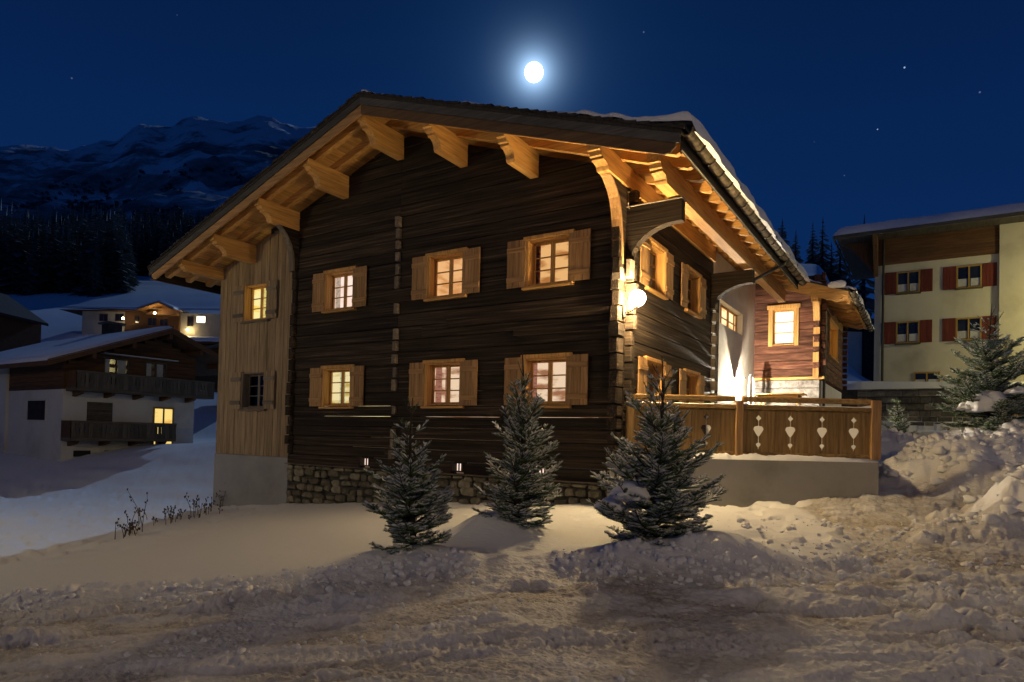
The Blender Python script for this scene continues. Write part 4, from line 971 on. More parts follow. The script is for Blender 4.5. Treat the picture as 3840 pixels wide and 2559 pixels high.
for i in range(9):
    y = EY - 0.05 + 0.75 * i; P = [(WX0, TW(WX0) - 0.125), (11.66, TW(11.66) - 0.125), (11.66, TW(11.66) - 0.2), (11.5, TW(11.5) - 0.29), (WX0, TW(WX0) - 0.29)]
    MB().prism(P, y, y + 0.13, pf).build('rafter', m_larch['x'], CH)
Pc = cove_profile(0.82, TW(10.8) - 0.30, 0.30)
MB().prism([(-6.4, p[1]) if p[0] == -0.3 else p for p in Pc], 10.70, 10.90, lambda a, b, c: Vector((b, EY - a, c))).build('purlin', m_larch['y'], CH)
Pw = [(0.0, 6.02), (0.55, 6.02)] + [(0.55 * (1 - i / 8) ** 2.2 + 0.15 * (i / 8), 6.02 - 1.25 * (i / 8) ** 0.8) for i in range(1, 9)] + [(0.0, 4.77)]
MB().prism(Pw, 10.70, 10.89, lambda a, b, c: Vector((b, EY - a, c))).build('corbel', m_larch['z'], CH)
for i in range(3): MB().cbox(10.70, 10.88, EY - 0.19, EY - 0.16, 4.72 - 0.5 * i - 0.36, 4.72 - 0.5 * i - 0.04, c=0.01).build('log_end', m_larch['z'], CH)
roof_snow(WX0, WXE + 0.18, WY0, WY1, lambda x: WZ + 0.342 * (WXE - x), 0.08, 0.16, 331, verge=0.2)
gutter_run(WXE + 0.07, WZ - 0.10, WY0 - 0.02, WY1, 14, 0.085)
mbm = bmesh.new(); bmesh.ops.create_icosphere(mbm, subdivisions=3, radius=1.0)
for v in mbm.verts: v.co *= 1 + 0.10 * math.sin(v.co.x * 4 + v.co.y * 3)
me = bpy.data.meshes.new('snow_lump'); mbm.to_mesh(me); mbm.free(); me.materials.append(m_snow); me.polygons.foreach_set('use_smooth', [True] * len(me.polygons))
shared('snow_lump', me, CH, (11.45, WY0 + 0.02, TW(11.45) + 0.04), scale=(0.26, 0.14, 0.13))
MB().tube([(11.0, EY + 0.25, 5.7), (10.98, EY + 0.25, 2.0)], 0.04, 8).build('downpipe', m_iron, CH)
# ------------------------------------------------------------------ terrace in front of the right wall
TA = Vector((9.02, -0.06, 0)); TB_ = Vector((12.98, 2.60, 0)); te = (TB_ - TA).normalized(); tn = Vector((te.y, -te.x, 0)); TL = (TB_ - TA).length
F_ = lambda a, b, c: TA + te * a + tn * b + Vector((0, 0, c))
RW = thing('retaining_wall', (11.0, 1.3, 0.1), 'smooth beige concrete retaining wall below the timber terrace railing', 'wall')
# gently bowed front face
w = MB(); N = 16; vs = []
for i in range(N + 1):
    a = -0.35 + (TL + 0.40) * i / N; bow = 0.10 * math.sin(math.pi * i / N)
    for b, c in ((0.02 + bow, -0.5), (0.02 + bow, 0.955), (0.0 + bow, 0.97), (-0.24, 0.97), (-0.24, -0.5)): vs.append(F_(a, b, c))
w.v = [tuple(v) for v in vs]; k = 5
for i in range(N): w.f += [(i * k + j, i * k + (j + 1) % k, (i + 1) * k + (j + 1) % k, (i + 1) * k + j) for j in range(k)]
w.f += [tuple(range(k)), tuple(N * k + j for j in range(k - 1, -1, -1))]
w.build('wall_face', m_concrete, RW)
Q = lambda a, b, c: Vector((TB_.x + 0.05 - 0.22 * 1 + a, TB_.y + b, c))
MB().box(0.0, 0.235, 0.15, 3.2, -0.5, 0.965, lambda a, b, c: Vector((TB_.x - 0.20 + a - 0.05 * b, TB_.y + b, c))).build('side_face', m_concrete, RW)
# snow along the ledge
na, nb = 220, 7; V = []
for i in range(na):
    f = i / (na - 1); a = 0.15 + (TL - 0.1) * f; bow = 0.10 * math.sin(math.pi * (a + 0.35) / (TL + 0.4))
    h = 0.05 + 0.07 * fbm(np.array([a * 5]), np.array([1.0]), 401, 3)[0]
    e = 0.01 + 0.03 * vnoise(np.array([a * 7]), np.array([2.0]), 402)[0]
    for j in range(nb):
        g = j / (nb - 1); b = bow + 0.02 + e - g * 0.22; zz = 0.962 + h * math.sin(min(1, g * 2.2) * math.pi / 2) ** 0.7 * (1 if j else 0) + 0.02 * (vnoise(np.array([a * 16]), np.array([g * 5]), 403)[0] - 0.5) * (j > 0)
        V.append(tuple(F_(a, b, zz - (0.02 if j == 0 else 0))))
F = [(i * nb + j, i * nb + j + 1, (i + 1) * nb + j + 1, (i + 1) * nb + j) for i in range(na - 1) for j in range(nb - 1)]
link('ledge_snow', npmesh('ledge_snow', V, F, m_snow), RW)
# decks behind: lower boards and a raised snowy level at the back
dk = MB(); dk.add([F_(0.0, -0.24, 0.93), F_(TL - 0.1, -0.24, 0.93), Vector((12.7, 5.6, 0.93)), Vector((XR, 5.6, 0.93))], [(0, 1, 2, 3)])
dk.add([(XR, 5.6, 0.93), (12.7, 5.6, 0.93), (12.7, 5.6, 1.95), (XR, 5.6, 1.95)], [(0, 1, 2, 3)]); dk.add([(XR, 5.6, 1.95), (12.7, 5.6, 1.95), (12.2, EY, 2.0), (XR, EY, 2.0)], [(0, 1, 2, 3)])
dk.add([(12.7, 5.6, 0.5), (12.7, 5.6, 1.95), (12.2, EY, 2.0), (12.2, EY, 0.5)], [(0, 1, 2, 3)])
tag(dk.build('snowy_terrace', m_snow), kind='structure')

RL = thing('terrace_railing', tuple(F_(2.4, 0, 0.97)), 'brown timber railing with heart and diamond cut-outs on the terrace wall', 'railing')
POSTS = (0.02, 2.10, TL - 0.04)
for i, a in enumerate(POSTS):
    hh = 2.13 if i != 1 else 2.06; s = 0.075 if i != 2 else 0.10
    P = MB(); P.cbox(a - s, a + s, -0.05, 0.09, 1.0, hh, F_, 0.015); po = P.build('post', m_shut['z'] if i else m_rail['z'], RL)
    if i == 1: MB().tube([F_(a, 0.093, 1.70), F_(a, 0.115, 1.70)], 0.05, 10).build('knob', m_shut['z'], po)
for a0, a1 in ((POSTS[0] + 0.075, POSTS[1] - 0.075), (POSTS[1] + 0.075, POSTS[2] - 0.10)):
    MB().cbox(a0, a1, -0.03, 0.06, 2.045, 2.15, F_, 0.02).build('top_rail', m_rail['x'], RL)
    MB().cbox(a0, a1, -0.04, 0.085, 1.905, 1.985, F_, 0.012).build('middle_rail', m_rail['x'], RL)
    MB().cbox(a0, a1, -0.03, 0.02, 1.86, 1.903, F_, 0.01).build('under_rail', m_rail['x'], RL)
    MB().cbox(a0, a1, -0.03, 0.055, 1.015, 1.085, F_, 0.012).build('bottom_rail', m_rail['x'], RL)
    na, nb = 60, 5; V = []
    for i in range(na):
        a = a0 + (a1 - a0) * i / (na - 1); h = 0.008 + 0.014 * fbm(np.array([a * 3]), np.array([4.0]), 411, 2)[0] + 0.035 * math.exp(-((a - a1) / 0.12) ** 2)
        for j in range(nb):
            g = j / (nb - 1); V.append(tuple(F_(a, 0.08 - 0.115 * g, 1.985 + h * math.sin(math.pi * min(max(g, 0.0), 1)) ** 0.5)))
    F = [(i * nb + j, i * nb + j + 1, (i + 1) * nb + j + 1, (i + 1) * nb + j) for i in range(na - 1) for j in range(nb - 1)]
    link('rail_snow', npmesh('rail_snow', V, F, m_snow), RL)
    # boards: every second joint carries the heart-and-diamond cut-out
    nbd = 8 if a0 > 1 else 7; w = (a1 - a0) / nbd
    def cutp(c):
        z = c
        if 1.68 < z < 1.80: return max(0.012, 0.058 * (1 - abs(z - 1.74) / 0.058))
        if 1.38 < z <= 1.585:
            if z > 1.52: return 0.050 + 0.050 * math.sqrt(max(0, 1 - ((z - 1.52) / 0.065) ** 2))
            return max(0.010, 0.100 * ((z - 1.38) / 0.14) ** 0.75)
        if 1.175 < z <= 1.262: return max(0.006, 0.050 * ((z - 1.175) / 0.06) ** 0.7) if z < 1.235 else 0.024 + 0.026 * math.sqrt(max(0, 1 - ((z - 1.235) / 0.027) ** 2))
        return 0.010 if 1.15 < z < 1.80 else 0.003
    for i in range(nbd):
        b0, b1 = a0 + w * i, a0 + w * (i + 1)
        zs = list(np.linspace(1.086, 1.87, 82)); lc = (i % 2 == 1); rc = (i % 2 == 0) and i < nbd - 1
        L_ = [(b0 + (cutp(c) if lc else 0.004), c) for c in zs]; R2 = [(b1 - (cutp(c) if rc else (0.004 if i % 4 else 0.010)), c) for c in zs]
        vs = []; n = len(zs)
        for t in (0.012, 0.036): vs += [F_(a, t, c) for a, c in L_] + [F_(a, t, c) for a, c in R2]
        fs = []
        for q in range(n - 1):
            fs += [(q, n + q, n + q + 1, q + 1), (2 * n + q, 2 * n + q + 1, 3 * n + q + 1, 3 * n + q), (q, q + 1, 2 * n + q + 1, 2 * n + q), (n + q, 3 * n + q, 3 * n + q + 1, n + q + 1)]
        fs += [(0, 2 * n, 3 * n, n), (n - 1, 2 * n - 1, 4 * n - 1, 3 * n - 1)]
        MB().add(vs, fs).build('board', m_rail['z'], RL)

# corner lamp on the chalet
WLp = thing('wall_lamp', (9.0, -0.1, 3.9), 'glowing round wall lamp on an iron arm at the log corner', 'lamp')
b = bmesh.new(); bmesh.ops.create_icosphere(b, subdivisions=3, radius=0.15); bmesh.ops.translate(b, verts=b.verts, vec=LAMP_POS); me = bpy.data.meshes.new('globe'); b.to_mesh(me); b.free()
me.polygons.foreach_set('use_smooth', [True] * len(me.polygons)); me.materials.append(emit('corner_lamp_glow', (1.0, 0.70, 0.33), LAMP_L)); link('globe', me, WLp)
MB().tube([(8.9, -0.06, 3.72), (9.0, -0.10, 3.70), (9.10, -0.16, 3.72), (LAMP_POS[0], LAMP_POS[1], 3.80)], 0.014, 8).build('arm', m_iron, WLp)
MB().cbox(8.86, 8.90, -0.10, -0.02, 3.62, 3.82, c=0.008).build('back_plate', m_iron, WLp)
# small bright lamp low on the rendered bay; its cap throws the dark wedge up the wall
BLp = thing('bay_lamp', (8.9, 8.5, 3.0), 'bright small lamp low on the white rendered wall behind the terrace', 'lamp')
b = bmesh.new(); bmesh.ops.create_icosphere(b, subdivisions=2, radius=0.022); bmesh.ops.translate(b, verts=b.verts, vec=(XR + 0.12, 8.52, 3.0)); me = bpy.data.meshes.new('bulb'); b.to_mesh(me); b.free()
me.materials.append(emit('bay_lamp_glow', (1.0, 0.86, 0.66), TERR_L * 68)); link('bulb', me, BLp)
MB().cbox(XR - 0.003, XR + 0.30, 8.52 - 0.15, 8.52 + 0.15, 3.19, 3.215, c=0.005).build('cap', m_iron, BLp)
MB().tube([(XR + 0.002, 8.52, 2.92), (XR + 0.12, 8.52, 2.92), (XR + 0.12, 8.52, 2.975)], 0.012, 6).build('stem', m_iron, BLp)
# bent handrail and the table on the raised level
MB().tube([(9.10, 9.35, 1.98), (9.10, 9.35, 3.12), (9.10, 9.42, 3.27), (9.10, 9.56, 3.36), (9.10, 9.76, 3.36), (9.10, 9.93, 3.28), (9.10, 10.0, 3.12), (9.10, 10.0, 1.98)], 0.03, 10).build('handrail', m_frost)
tag(bpy.data.objects['handrail'], 'pale bent metal handrail hoop beside the bright bay lamp', 'handrail')
TBt = thing('garden_table', (10.1, 9.2, 1.98), 'orange wooden garden table on the snowy terrace behind the railing', 'table')
for i in range(4): MB().cbox(9.35, 10.75, 8.75 + 0.2 * i, 8.94 + 0.2 * i, 2.70, 2.74, c=0.006).build('plank', m_larch['x'], TBt)
MB().box(9.5, 10.6, 8.95, 9.35, 2.62, 2.698).build('apron', m_larch['x'], TBt)
for x in (9.5, 10.55):
    for y in (8.85, 9.4): MB().cbox(x, x + 0.06, y, y + 0.06, 1.97, 2.70, c=0.006).build('leg', m_larch['z'], TBt)
# ------------------------------------------------------------------ the other buildings
m_cream = blotch('cream_render', [(0.3, (0.40, 0.37, 0.28)), (0.5, (0.53, 0.50, 0.39)), (0.7, (0.57, 0.54, 0.43))], 0.5, 0.9, 0.35, 0.012)
m_white = blotch('white_render', [(0.3, (0.42, 0.41, 0.39)), (0.5, (0.54, 0.53, 0.51)), (0.7, (0.58, 0.57, 0.55))], 0.5, 0.9, 0.35, 0.012)
m_brown = {a: wood('brown_stained_boards_' + a, [(0.3, (0.055, 0.026, 0.012)), (0.6, (0.105, 0.052, 0.022)), (0.8, (0.15, 0.08, 0.04))], a, 0.8, 0.3, 0.3) for a in 'xyz'}
m_redsh = wood('dark_red_shutter', [(0.3, (0.085, 0.016, 0.010)), (0.7, (0.16, 0.032, 0.020))], 'z', 0.7, 0.3, 0.2)
m_yelw = wood('ochre_window_frame', [(0.3, (0.26, 0.16, 0.03)), (0.7, (0.38, 0.25, 0.06))], 'z', 0.6, 0.2, 0.1)
m_blkgl = blotch('dark_window_pane', [(0.3, (0.008, 0.010, 0.014)), (0.7, (0.02, 0.024, 0.03))], 1, 0.12, 0.0, spec=0.6)
m_balc = {a: wood('grey_balcony_boards_' + a, [(0.3, (0.055, 0.048, 0.036)), (0.7, (0.12, 0.105, 0.08))], a, 0.8, 0.5, 0.3) for a in 'xyz'}
def roof_snow_flat(parent, quad, th=0.22, seed=1, n=36, name='roof_snow'):
    """snow blanket over a roof quad (4 corners, first edge = eaves)"""
    A, B, C_, D = [np.array(q, float) for q in quad]; u = np.linspace(0, 1, n); U, V = np.meshgrid(u, u)
    P = (A[None, None] * (1 - U)[..., None] + B[None, None] * U[..., None]) * (1 - V)[..., None] + (D[None, None] * (1 - U)[..., None] + C_[None, None] * U[..., None]) * V[..., None]
    e = np.minimum.reduce([U, 1 - U, V, 1 - V + 0.3]); e = np.sqrt(np.clip(1 - (1 - np.clip(e / 0.04, 0, 1)) ** 2, 0, 1))
    P[..., 2] += th * e * (0.8 + 0.4 * fbm(P[..., 0] * 0.5, P[..., 1] * 0.5, seed, 3))
    i = np.arange(n - 1)[:, None] * n + np.arange(n - 1)[None, :]; F = np.stack([i, i + 1, i + n + 1, i + n], -1).reshape(-1, 4)
    return link(name, npmesh(name, P.reshape(-1, 3), F, m_snow), parent)
def simple_window(parent, Fr, a0, a1, c0, c1, mf, pane=None, split=2, proud=0.05, bars=False, t=0.07):
    w = MB()
    w.box(a0, a0 + t, -0.05, proud, c0, c1, Fr); w.box(a1 - t, a1, -0.05, proud, c0, c1, Fr); w.box(a0 + t, a1 - t, -0.05, proud, c1 - t, c1, Fr); w.box(a0 + t, a1 - t, -0.05, proud, c0, c0 + t, Fr)
    for k in range(1, split): m_ = a0 + (a1 - a0) * k / split; w.box(m_ - t / 2, m_ + t / 2, -0.05, proud, c0 + t, c1 - t, Fr)
    W = w.build('window', mf, parent)
    wd = (a1 - a0) / split
    for k in range(split):
        MB().box(a0 + wd * k + t * 0.5, a0 + wd * (k + 1) - t * 0.5, 0.004, 0.014, c0 + t * 0.7, c1 - t * 0.7, Fr).build('pane', pane or m_blkgl, W)
        if bars: MB().box(a0 + wd * k + t, a0 + wd * (k + 1) - t, 0.015, 0.019, c0 + 0.1, c0 + (c1 - c0) * 0.42, Fr).build('curtain', m_curtain, W)
    return W

# --- pale apartment building on the right
YB2 = 27.83
AP = thing('apartment_building', (16.0, YB2 + 4, 4.3), 'pale yellow rendered building with dark red shutters and a snowy roof', 'building')
B_ = frame((0, YB2, 0), (1, 0, 0), (0, -1, 0))
MB().box(11.35, 16.68, -8.0, 0.0, 2.5, 10.78, B_).build('wall', m_cream, AP)
MB().box(16.683, 24.0, -8.0, 0.14, 2.5, 12.16, B_).build('wall', m_cream, AP)
z = 10.782
for i in range(5): MB().cbox(11.15, 16.68, -8.0, 0.07 - 0.003 * i, z, z + 0.272, B_, 0.012).build('cladding_board', m_brown['x'], AP); z += 0.276
MB().box(9.6, 24, -9, 1.4, 12.165, 12.27, B_).build('roof_soffit', m_shingle, AP)  # dark covering colour stands in for the shade under the eaves
MB().box(9.5, 24, 1.40, 1.46, 12.12, 12.30, B_).build('fascia', m_verge['x'], AP)
MB().box(9.46, 9.50, -9, 1.46, 12.12, 12.30, B_).build('fascia', m_verge['y'], AP)
roof_snow_flat(AP, [(9.45, YB2 - 1.5, 12.29), (24.0, YB2 - 1.5, 12.29), (24.0, YB2 + 6, 14.2), (9.45, YB2 + 6, 14.2)], 0.40, 501, 50)
MB().prism([(0.08, 12.16), (0.08, 10.2), (0.25, 10.6), (1.35, 12.16)], 11.3, 11.5, lambda a, b, c: Vector((b, YB2 - a, c))).build('bracket', m_brown['z'], AP)
MB().prism([(11.3, 12.16), (11.3, 10.4), (11.1, 10.7), (10.2, 11.9), (9.8, 12.16)], 0.1, 0.25, lambda a, b, c: Vector((a, YB2 + b, c))).build('bracket', m_brown['z'], AP)
MB().tube([(11.75, YB2 - 0.09, 12.12), (11.75, YB2 - 0.09, 4.2)], 0.06, 8).build('downpipe', m_iron, AP)
for c0, c1 in ((9.20, 10.34), (6.58, 7.72)):
    for a0, a1, s0, s1 in ((12.35, 13.40, 11.80, 13.95), (14.95, 16.0, 14.38, 16.60)):
        W = simple_window(AP, B_, a0, a1, c0, c1, m_yelw, split=2, bars=True); MB().cbox(a0 - 0.05, a1 + 0.05, 0.0, 0.14, c0 - 0.07, c0 - 0.005, B_, 0.01).build('sill', m_balc['x'], W)
        for b0, b1 in ((s0, a0 - 0.01), (a1 + 0.01, s1)):
            S = MB().box(b0, b1, 0.002, 0.02, c0, c1 + 0.02, B_).build('shutter', m_redsh, AP)
            n = 4; w = (b1 - b0) / n
            for k in range(n): MB().cbox(b0 + w * k + 0.006, b0 + w * (k + 1) - 0.006, 0.02, 0.045, c0 + 0.01, c1 + 0.01, B_, 0.006).build('plank', m_redsh, S)
simple_window(AP, B_, 13.17, 14.31, 4.40, 5.05, m_yelw, split=2, bars=True)

# --- dry-stone wall below it, with snow on top
SWL = thing('garden_wall', (13.5, 24.0, 1.7), 'dark rubble stone garden wall below the yellow building', 'wall')
MB().box(7.0, 21.0, 24.1, 24.45, 0.5, 3.93).build('wall_core', m_mortar, SWL)
z = 1.3; stn = 0
while z < 3.9:
    x = 10.9; hh = random.uniform(0.22, 0.36); top = min(z + hh, 3.94)
    while x < 17.6 and stn < 295:
        x1 = x + random.uniform(0.35, 0.75)
        MB().cbox(x + 0.012, x1 - 0.012, 24.02 - random.uniform(0, 0.06), 24.12, z + 0.01, top - 0.012, c=0.05).build('stone', m_stone, SWL); x = x1; stn += 1
    z = top
nx = 120; V = []
for i in range(nx):
    x = 7 + 14 * i / (nx - 1); h = 0.02 + 0.05 * fbm(np.array([x * 1.3]), np.array([0.0]), 520, 3)[0]
    for j, (yy, f) in enumerate(((23.97, 0), (24.03, 0.75), (24.2, 1.0), (24.5, 1.0), (24.9, 1.0))): V.append((x, yy, 3.93 + h * f + (0.05 if j > 2 else 0) * (0.5 if j == 3 else 1)))
F = [(i * 5 + j, i * 5 + j + 1, (i + 1) * 5 + j + 1, (i + 1) * 5 + j) for i in range(nx - 1) for j in range(4)]
link('wall_snow', npmesh('wall_snow', V, F, m_snow), SWL)
# wooden garden fence at the right edge
FN = thing('picket_fence', (17.0, 14.0, 1.7), 'low brown picket fence behind the snow heap at the right edge', 'fence')
for i in range(14): MB().cbox(16.0 + 0.16 * i, 16.11 + 0.16 * i, 13.4 + 0.06 * i, 13.425 + 0.06 * i, 1.5, 2.55, c=0.006).build('picket', m_rail['z'], FN)
for zz in (1.75, 2.3): MB().box(15.95, 18.3, 0, 0.03, zz, zz + 0.08, lambda a, b, c: Vector((a, 13.43 + (a - 16) * 0.375 + b, c))).build('rail', m_rail['x'], FN)

# --- neighbour chalet on the left; gable faces +x
XN = -22.01; YN0, YN1, YNR = 3.4, 12.0, 8.0
NB = thing('neighbour_chalet', (-28, 8, -0.4), 'white and brown chalet with two balconies and a snow covered roof, one door lit', 'chalet')
N_ = frame((XN, 0, 0), (0, 1, 0), (1, 0, 0)); NL = frame((0, YN0, 0), (1, 0, 0), (0, -1, 0))
ns = 0.40; def_z = lambda y: 6.42 - ns * abs(y - YNR)
MB().box(XN - 6.2, XN, YN0, YN1 - 1.8, -1.2, 3.06).build('wall', m_white, NB)
MB().box(XN - 14, XN - 6.2, YN0 - 0.15, YN1 - 2, -1.2, 4.7).build('wall', m_white, NB)
# boarded upper storey, board by board on the gable
z = 3.062
while z < 6.2:
    hb = 0.21; zt = z + hb; y0 = max(YN0, YNR - (6.30 - zt) / ns); y1 = min(YN1 - 1.8, YNR + (6.30 - zt) / ns)
    if y1 - y0 > 0.2: MB().cbox(y0, y1, -0.1, 0.012 + random.uniform(0, 0.006), z + 0.003, zt - 0.003, N_, 0.01).build('board', m_brown['y'], NB)
    if zt < 4.75: MB().cbox(XN - 6.2, XN - 0.0, -0.1, 0.01 + random.uniform(0, 0.006), z + 0.003, zt - 0.003, NL, 0.01).build('board', m_brown['x'], NB)
    z = zt
MB().box(XN - 6.1, XN - 0.11, YN0 + 0.11, YN1 - 1.9, 3.06, 4.6).build('upper_core', m_dark, NB)
XV = XN + 1.3; YE0, YE1 = 2.15, 12.5
NT = lambda y: 6.62 - ns * abs(y - YNR)
for ya, yb in ((YNR, YE0), (YNR, YE1)):
    P = [(ya, NT(ya)), (yb, NT(yb)), (yb, NT(yb) - 0.22), (ya, NT(ya) - 0.22)]
    MB().prism(P, -36, XV, lambda a, b, c: Vector((b, a, c))).build('roof', m_brown['y'], NB)
    P = [(ya, NT(ya) + 0.06), (yb, NT(yb) + 0.06), (yb, NT(yb) - 0.24), (ya, NT(ya) - 0.24)]
    MB().prism(P, XV + 0.003, XV + 0.05, lambda a, b, c: Vector((b, a, c))).build('verge_board', m_brown['y'], NB)
roof_snow_flat(NB, [(-36, YE0 - 0.03, NT(YE0)), (XV + 0.06, YE0 - 0.03, NT(YE0)), (XV + 0.06, YNR, NT(YNR)), (-36, YNR, NT(YNR))], 0.20, 541, 50)
roof_snow_flat(NB, [(XV + 0.06, YE1 + 0.03, NT(YE1)), (-36, YE1 + 0.03, NT(YE1)), (-36, YNR, NT(YNR)), (XV + 0.06, YNR, NT(YNR))], 0.20, 543, 40)
for y, h in ((YNR, 0.3), (4.2, 0.26), (11.3, 0.26), (6.1, 0.26), (9.8, 0.26)): MB().cbox(XN - 0.5, XV - 0.05, y - 0.09, y + 0.09, NT(y) - 0.24 - h, NT(y) - 0.225, c=0.02).build('purlin', m_brown['x'], NB)
def balcony(y0, y1, z0, z1, out, side):
    bl = MB(); bl.cbox(y0, y1, 0.012, out, z0, z0 + 0.16, N_, 0.02); bl.cbox(y0, y1, out - 0.06, out + 0.03, z1 - 0.1, z1, N_, 0.02)
    Bc = bl.build('balcony', m_balc['y'], NB)
    n = int((y1 - y0) / 0.2); w = (y1 - y0) / n
    for i in range(n):
        sl = 0.02 if i % 6 in (1, 2, 3) else 0.002
        q = MB(); q.box(y0 + w * i + sl, y0 + w * (i + 1) - sl, out - 0.03, out, z0 + 0.42, z1 - 0.22, N_); q.box(y0 + w * i + 0.002, y0 + w * (i + 1) - 0.002, out - 0.03, out, z0 + 0.16, z0 + 0.42, N_); q.box(y0 + w * i + 0.002, y0 + w * (i + 1) - 0.002, out - 0.03, out, z1 - 0.22, z1 - 0.1, N_)
        q.build('board', m_balc['z'], Bc)
    MB().box(y0, y0 + 0.04, 0.02, out, z0 + 0.16, z1, N_).build('end_panel', m_brown['z'], Bc)
    y = y0 + 0.3
    while y < y1: MB().prism([(0.01, z0), (out - 0.1, z0), (out - 0.25, z0 - 0.13), (0.01, z0 - 0.26)], y, y + 0.16, lambda a, b, c: N_(b, a, c)).build('bracket', m_brown['x'], Bc); y += 1.45
balcony(3.5, 10.75, 2.98, 3.98, 1.05, 1)
balcony(3.35, 8.60, 0.52, 1.52, 1.0, 1)
for a0, a1 in ((5.2, 6.45), (7.3, 8.5)): simple_window(NB, N_, a0, a1, 3.3, 4.85, m_balc['z'], split=2, bars=False, proud=0.05)
for a0, a1 in ((5.24, 5.5), (5.9, 6.3), (7.38, 7.65), (7.95, 8.3)): MB().box(a0, a1, 0.015, 0.022, 3.4, 4.75, N_).build('curtain', m_curtain, NB)
MB().box(5.0, 8.9, 0.03, 0.5, 4.98, 5.03, N_).build('awning_rail', m_white, NB)
L_DOOR = emit('neighbour_door_light', (1.0, 0.72, 0.22), 1.0, (0.85, 0.45, 0.08), 1.0)
simple_window(NB, N_, 7.83, 9.0, 0.2, 2.40, m_yelw, L_DOOR, split=2, proud=0.04, t=0.09)
def roller(Fr, a0, a1, c0, c1):
    R3 = MB().box(a0, a1, -0.02, 0.012, c0, c1, Fr).build('roller_shutter', m_dark, NB); n = 12; h = (c1 - c0) / n
    for i in range(n): MB().cbox(a0 + 0.02, a1 - 0.02, 0.013, 0.03, c0 + h * i + 0.006, c0 + h * (i + 1) - 0.006, Fr, 0.006).build('slat', m_balc['x'], R3)
roller(N_, 4.5, 5.72, 1.30, 2.50)
W = simple_window(NB, NL, -25.9, -23.7, 1.45, 2.58, m_white, m_dark, split=1)
for a0, a1 in ((3.95, 4.72), (5.4, 6.15)): simple_window(NB, N_, a0, a1, -0.27, 0.03, m_dark, m_dark, split=1)
ch = MB(); ch.cbox(-29.6, -28.7, 8.6, 9.4, 5.5, 7.6, c=0.03); CHm = ch.build('chimney', m_dark, NB)
MB().cbox(-29.75, -28.55, 8.45, 9.55, 7.6, 7.72, c=0.02).build('cap', m_iron, CHm)
ch = MB(); ch.cbox(-24.1, -23.7, 10.2, 10.6, 5.0, 6.75, c=0.02); ch.build('chimney', m_dark, NB)

# --- long lit house on the hillside behind
def D_(px, py, D):
    u, v = (px - 1176.5), (py - 784 - 305.23 / 1.632); k = D / 1500.0
    p = CAM_POS + cf * D + cr * (u * k) - cu2 * (v * k); return p
hx = Vector((cr.x, cr.y, 0)).normalized(); hy = Vector((-hx.y, hx.x, 0))
def hillside_house(name, px, D, py_base, w, dp, h, label, cat='house'):
    o = D_(px, py_base, D); t = thing(name, tuple(o), label, cat, None)
    return t, (lambda a, b, c, o=o: o + hx * a + hy * b + Vector((0, 0, c)))
k80 = 80 / 1500.0
LH, LF = hillside_house('hillside_house', 150, 80, 756, 0, 0, 0, 'long pale house with a small lit gable on the snowy slope behind')
px = lambda p: (p - 150) * k80
MB().box(px(188), px(288), 0, 6, -1.5, 2.35, LF).build('wall', m_cream, LH)
MB().box(px(288), px(412), -0.15, 6, -1.5, 2.3, LF).build('boarded_wall', m_brown['x'], LH)
MB().box(px(412), px(520), 0.2, 6, -1.5, 2.3, LF).build('wall', m_cream, LH)
rf = MB(); rf.add([LF(px(146), -1.0, 2.35), LF(px(372), -1.0, 2.45), LF(px(372), 4.5, 3.35), LF(px(200), 4.5, 3.25)], [(0, 1, 2, 3)]); rf.add([LF(px(146), -1.0, 2.22), LF(px(372), -1.0, 2.32), LF(px(372), 6, 2.3), LF(px(146), 6, 2.2)], [(0, 1, 2, 3)]); rf.build('roof', m_brown['x'], LH, fix=False)
roof_snow_flat(LH, [tuple(LF(px(144), -1.05, 2.38)), tuple(LF(px(380), -1.05, 2.48)), tuple(LF(px(380), 4.5, 3.45)), tuple(LF(px(215), 4.5, 3.35))], 0.22, 561)
roof_snow_flat(LH, [tuple(LF(px(400), -0.6, 2.55)), tuple(LF(px(530), -0.6, 2.6)), tuple(LF(px(530), 5.5, 4.1)), tuple(LF(px(385), 5.5, 3.6))], 0.22, 563)
gm = [(px(335), 2.34), (px(383), 3.25), (px(416), 2.45), (px(416), 2.30), (px(383), 3.08), (px(335), 2.18)]
MB().prism(gm, -2.1, 3.0, lambda a, b, c: LF(a, b, c)).build('gable_roof', m_larch['x'], LH)
MB().prism([(px(341), 2.0), (px(383), 3.06), (px(412), 2.3), (px(412), 1.9), (px(341), 1.9)], -0.7, 0.5, lambda a, b, c: LF(a, b, c)).build('gable_wall', m_shut['x'], LH)
roof_snow_flat(LH, [tuple(LF(px(334), -2.1, 2.36)), tuple(LF(px(334), 3, 2.36)), tuple(LF(px(383), 3, 3.25)), tuple(LF(px(383), -2.1, 3.25))], 0.16, 565)
roof_snow_flat(LH, [tuple(LF(px(417), 3, 2.45)), tuple(LF(px(417), -2.1, 2.45)), tuple(LF(px(383), -2.1, 3.25)), tuple(LF(px(383), 3, 3.25))], 0.16, 567)
LFW = lambda a, b, c: LF(a, -b, c)
for p0, p1, z0, z1, mt in ((228, 247, 1.05, 1.95, None), (264, 283, 1.1, 2.0, None), (310, 322, 0.9, 1.8, None), (340, 362, 0.5, 1.6, None), (368, 388, 0.5, 1.5, None), (428, 442, 0.7, 1.9, None)):
    simple_window(LH, (LFW if p0 < 288 else (lambda a, b, c: LF(a, -0.15 - b, c)) if p0 < 412 else (lambda a, b, c: LF(a, 0.2 - b, c))), px(p0), px(p1), z0, z1, m_brown['z'], mt, split=2, proud=0.05, t=0.06)
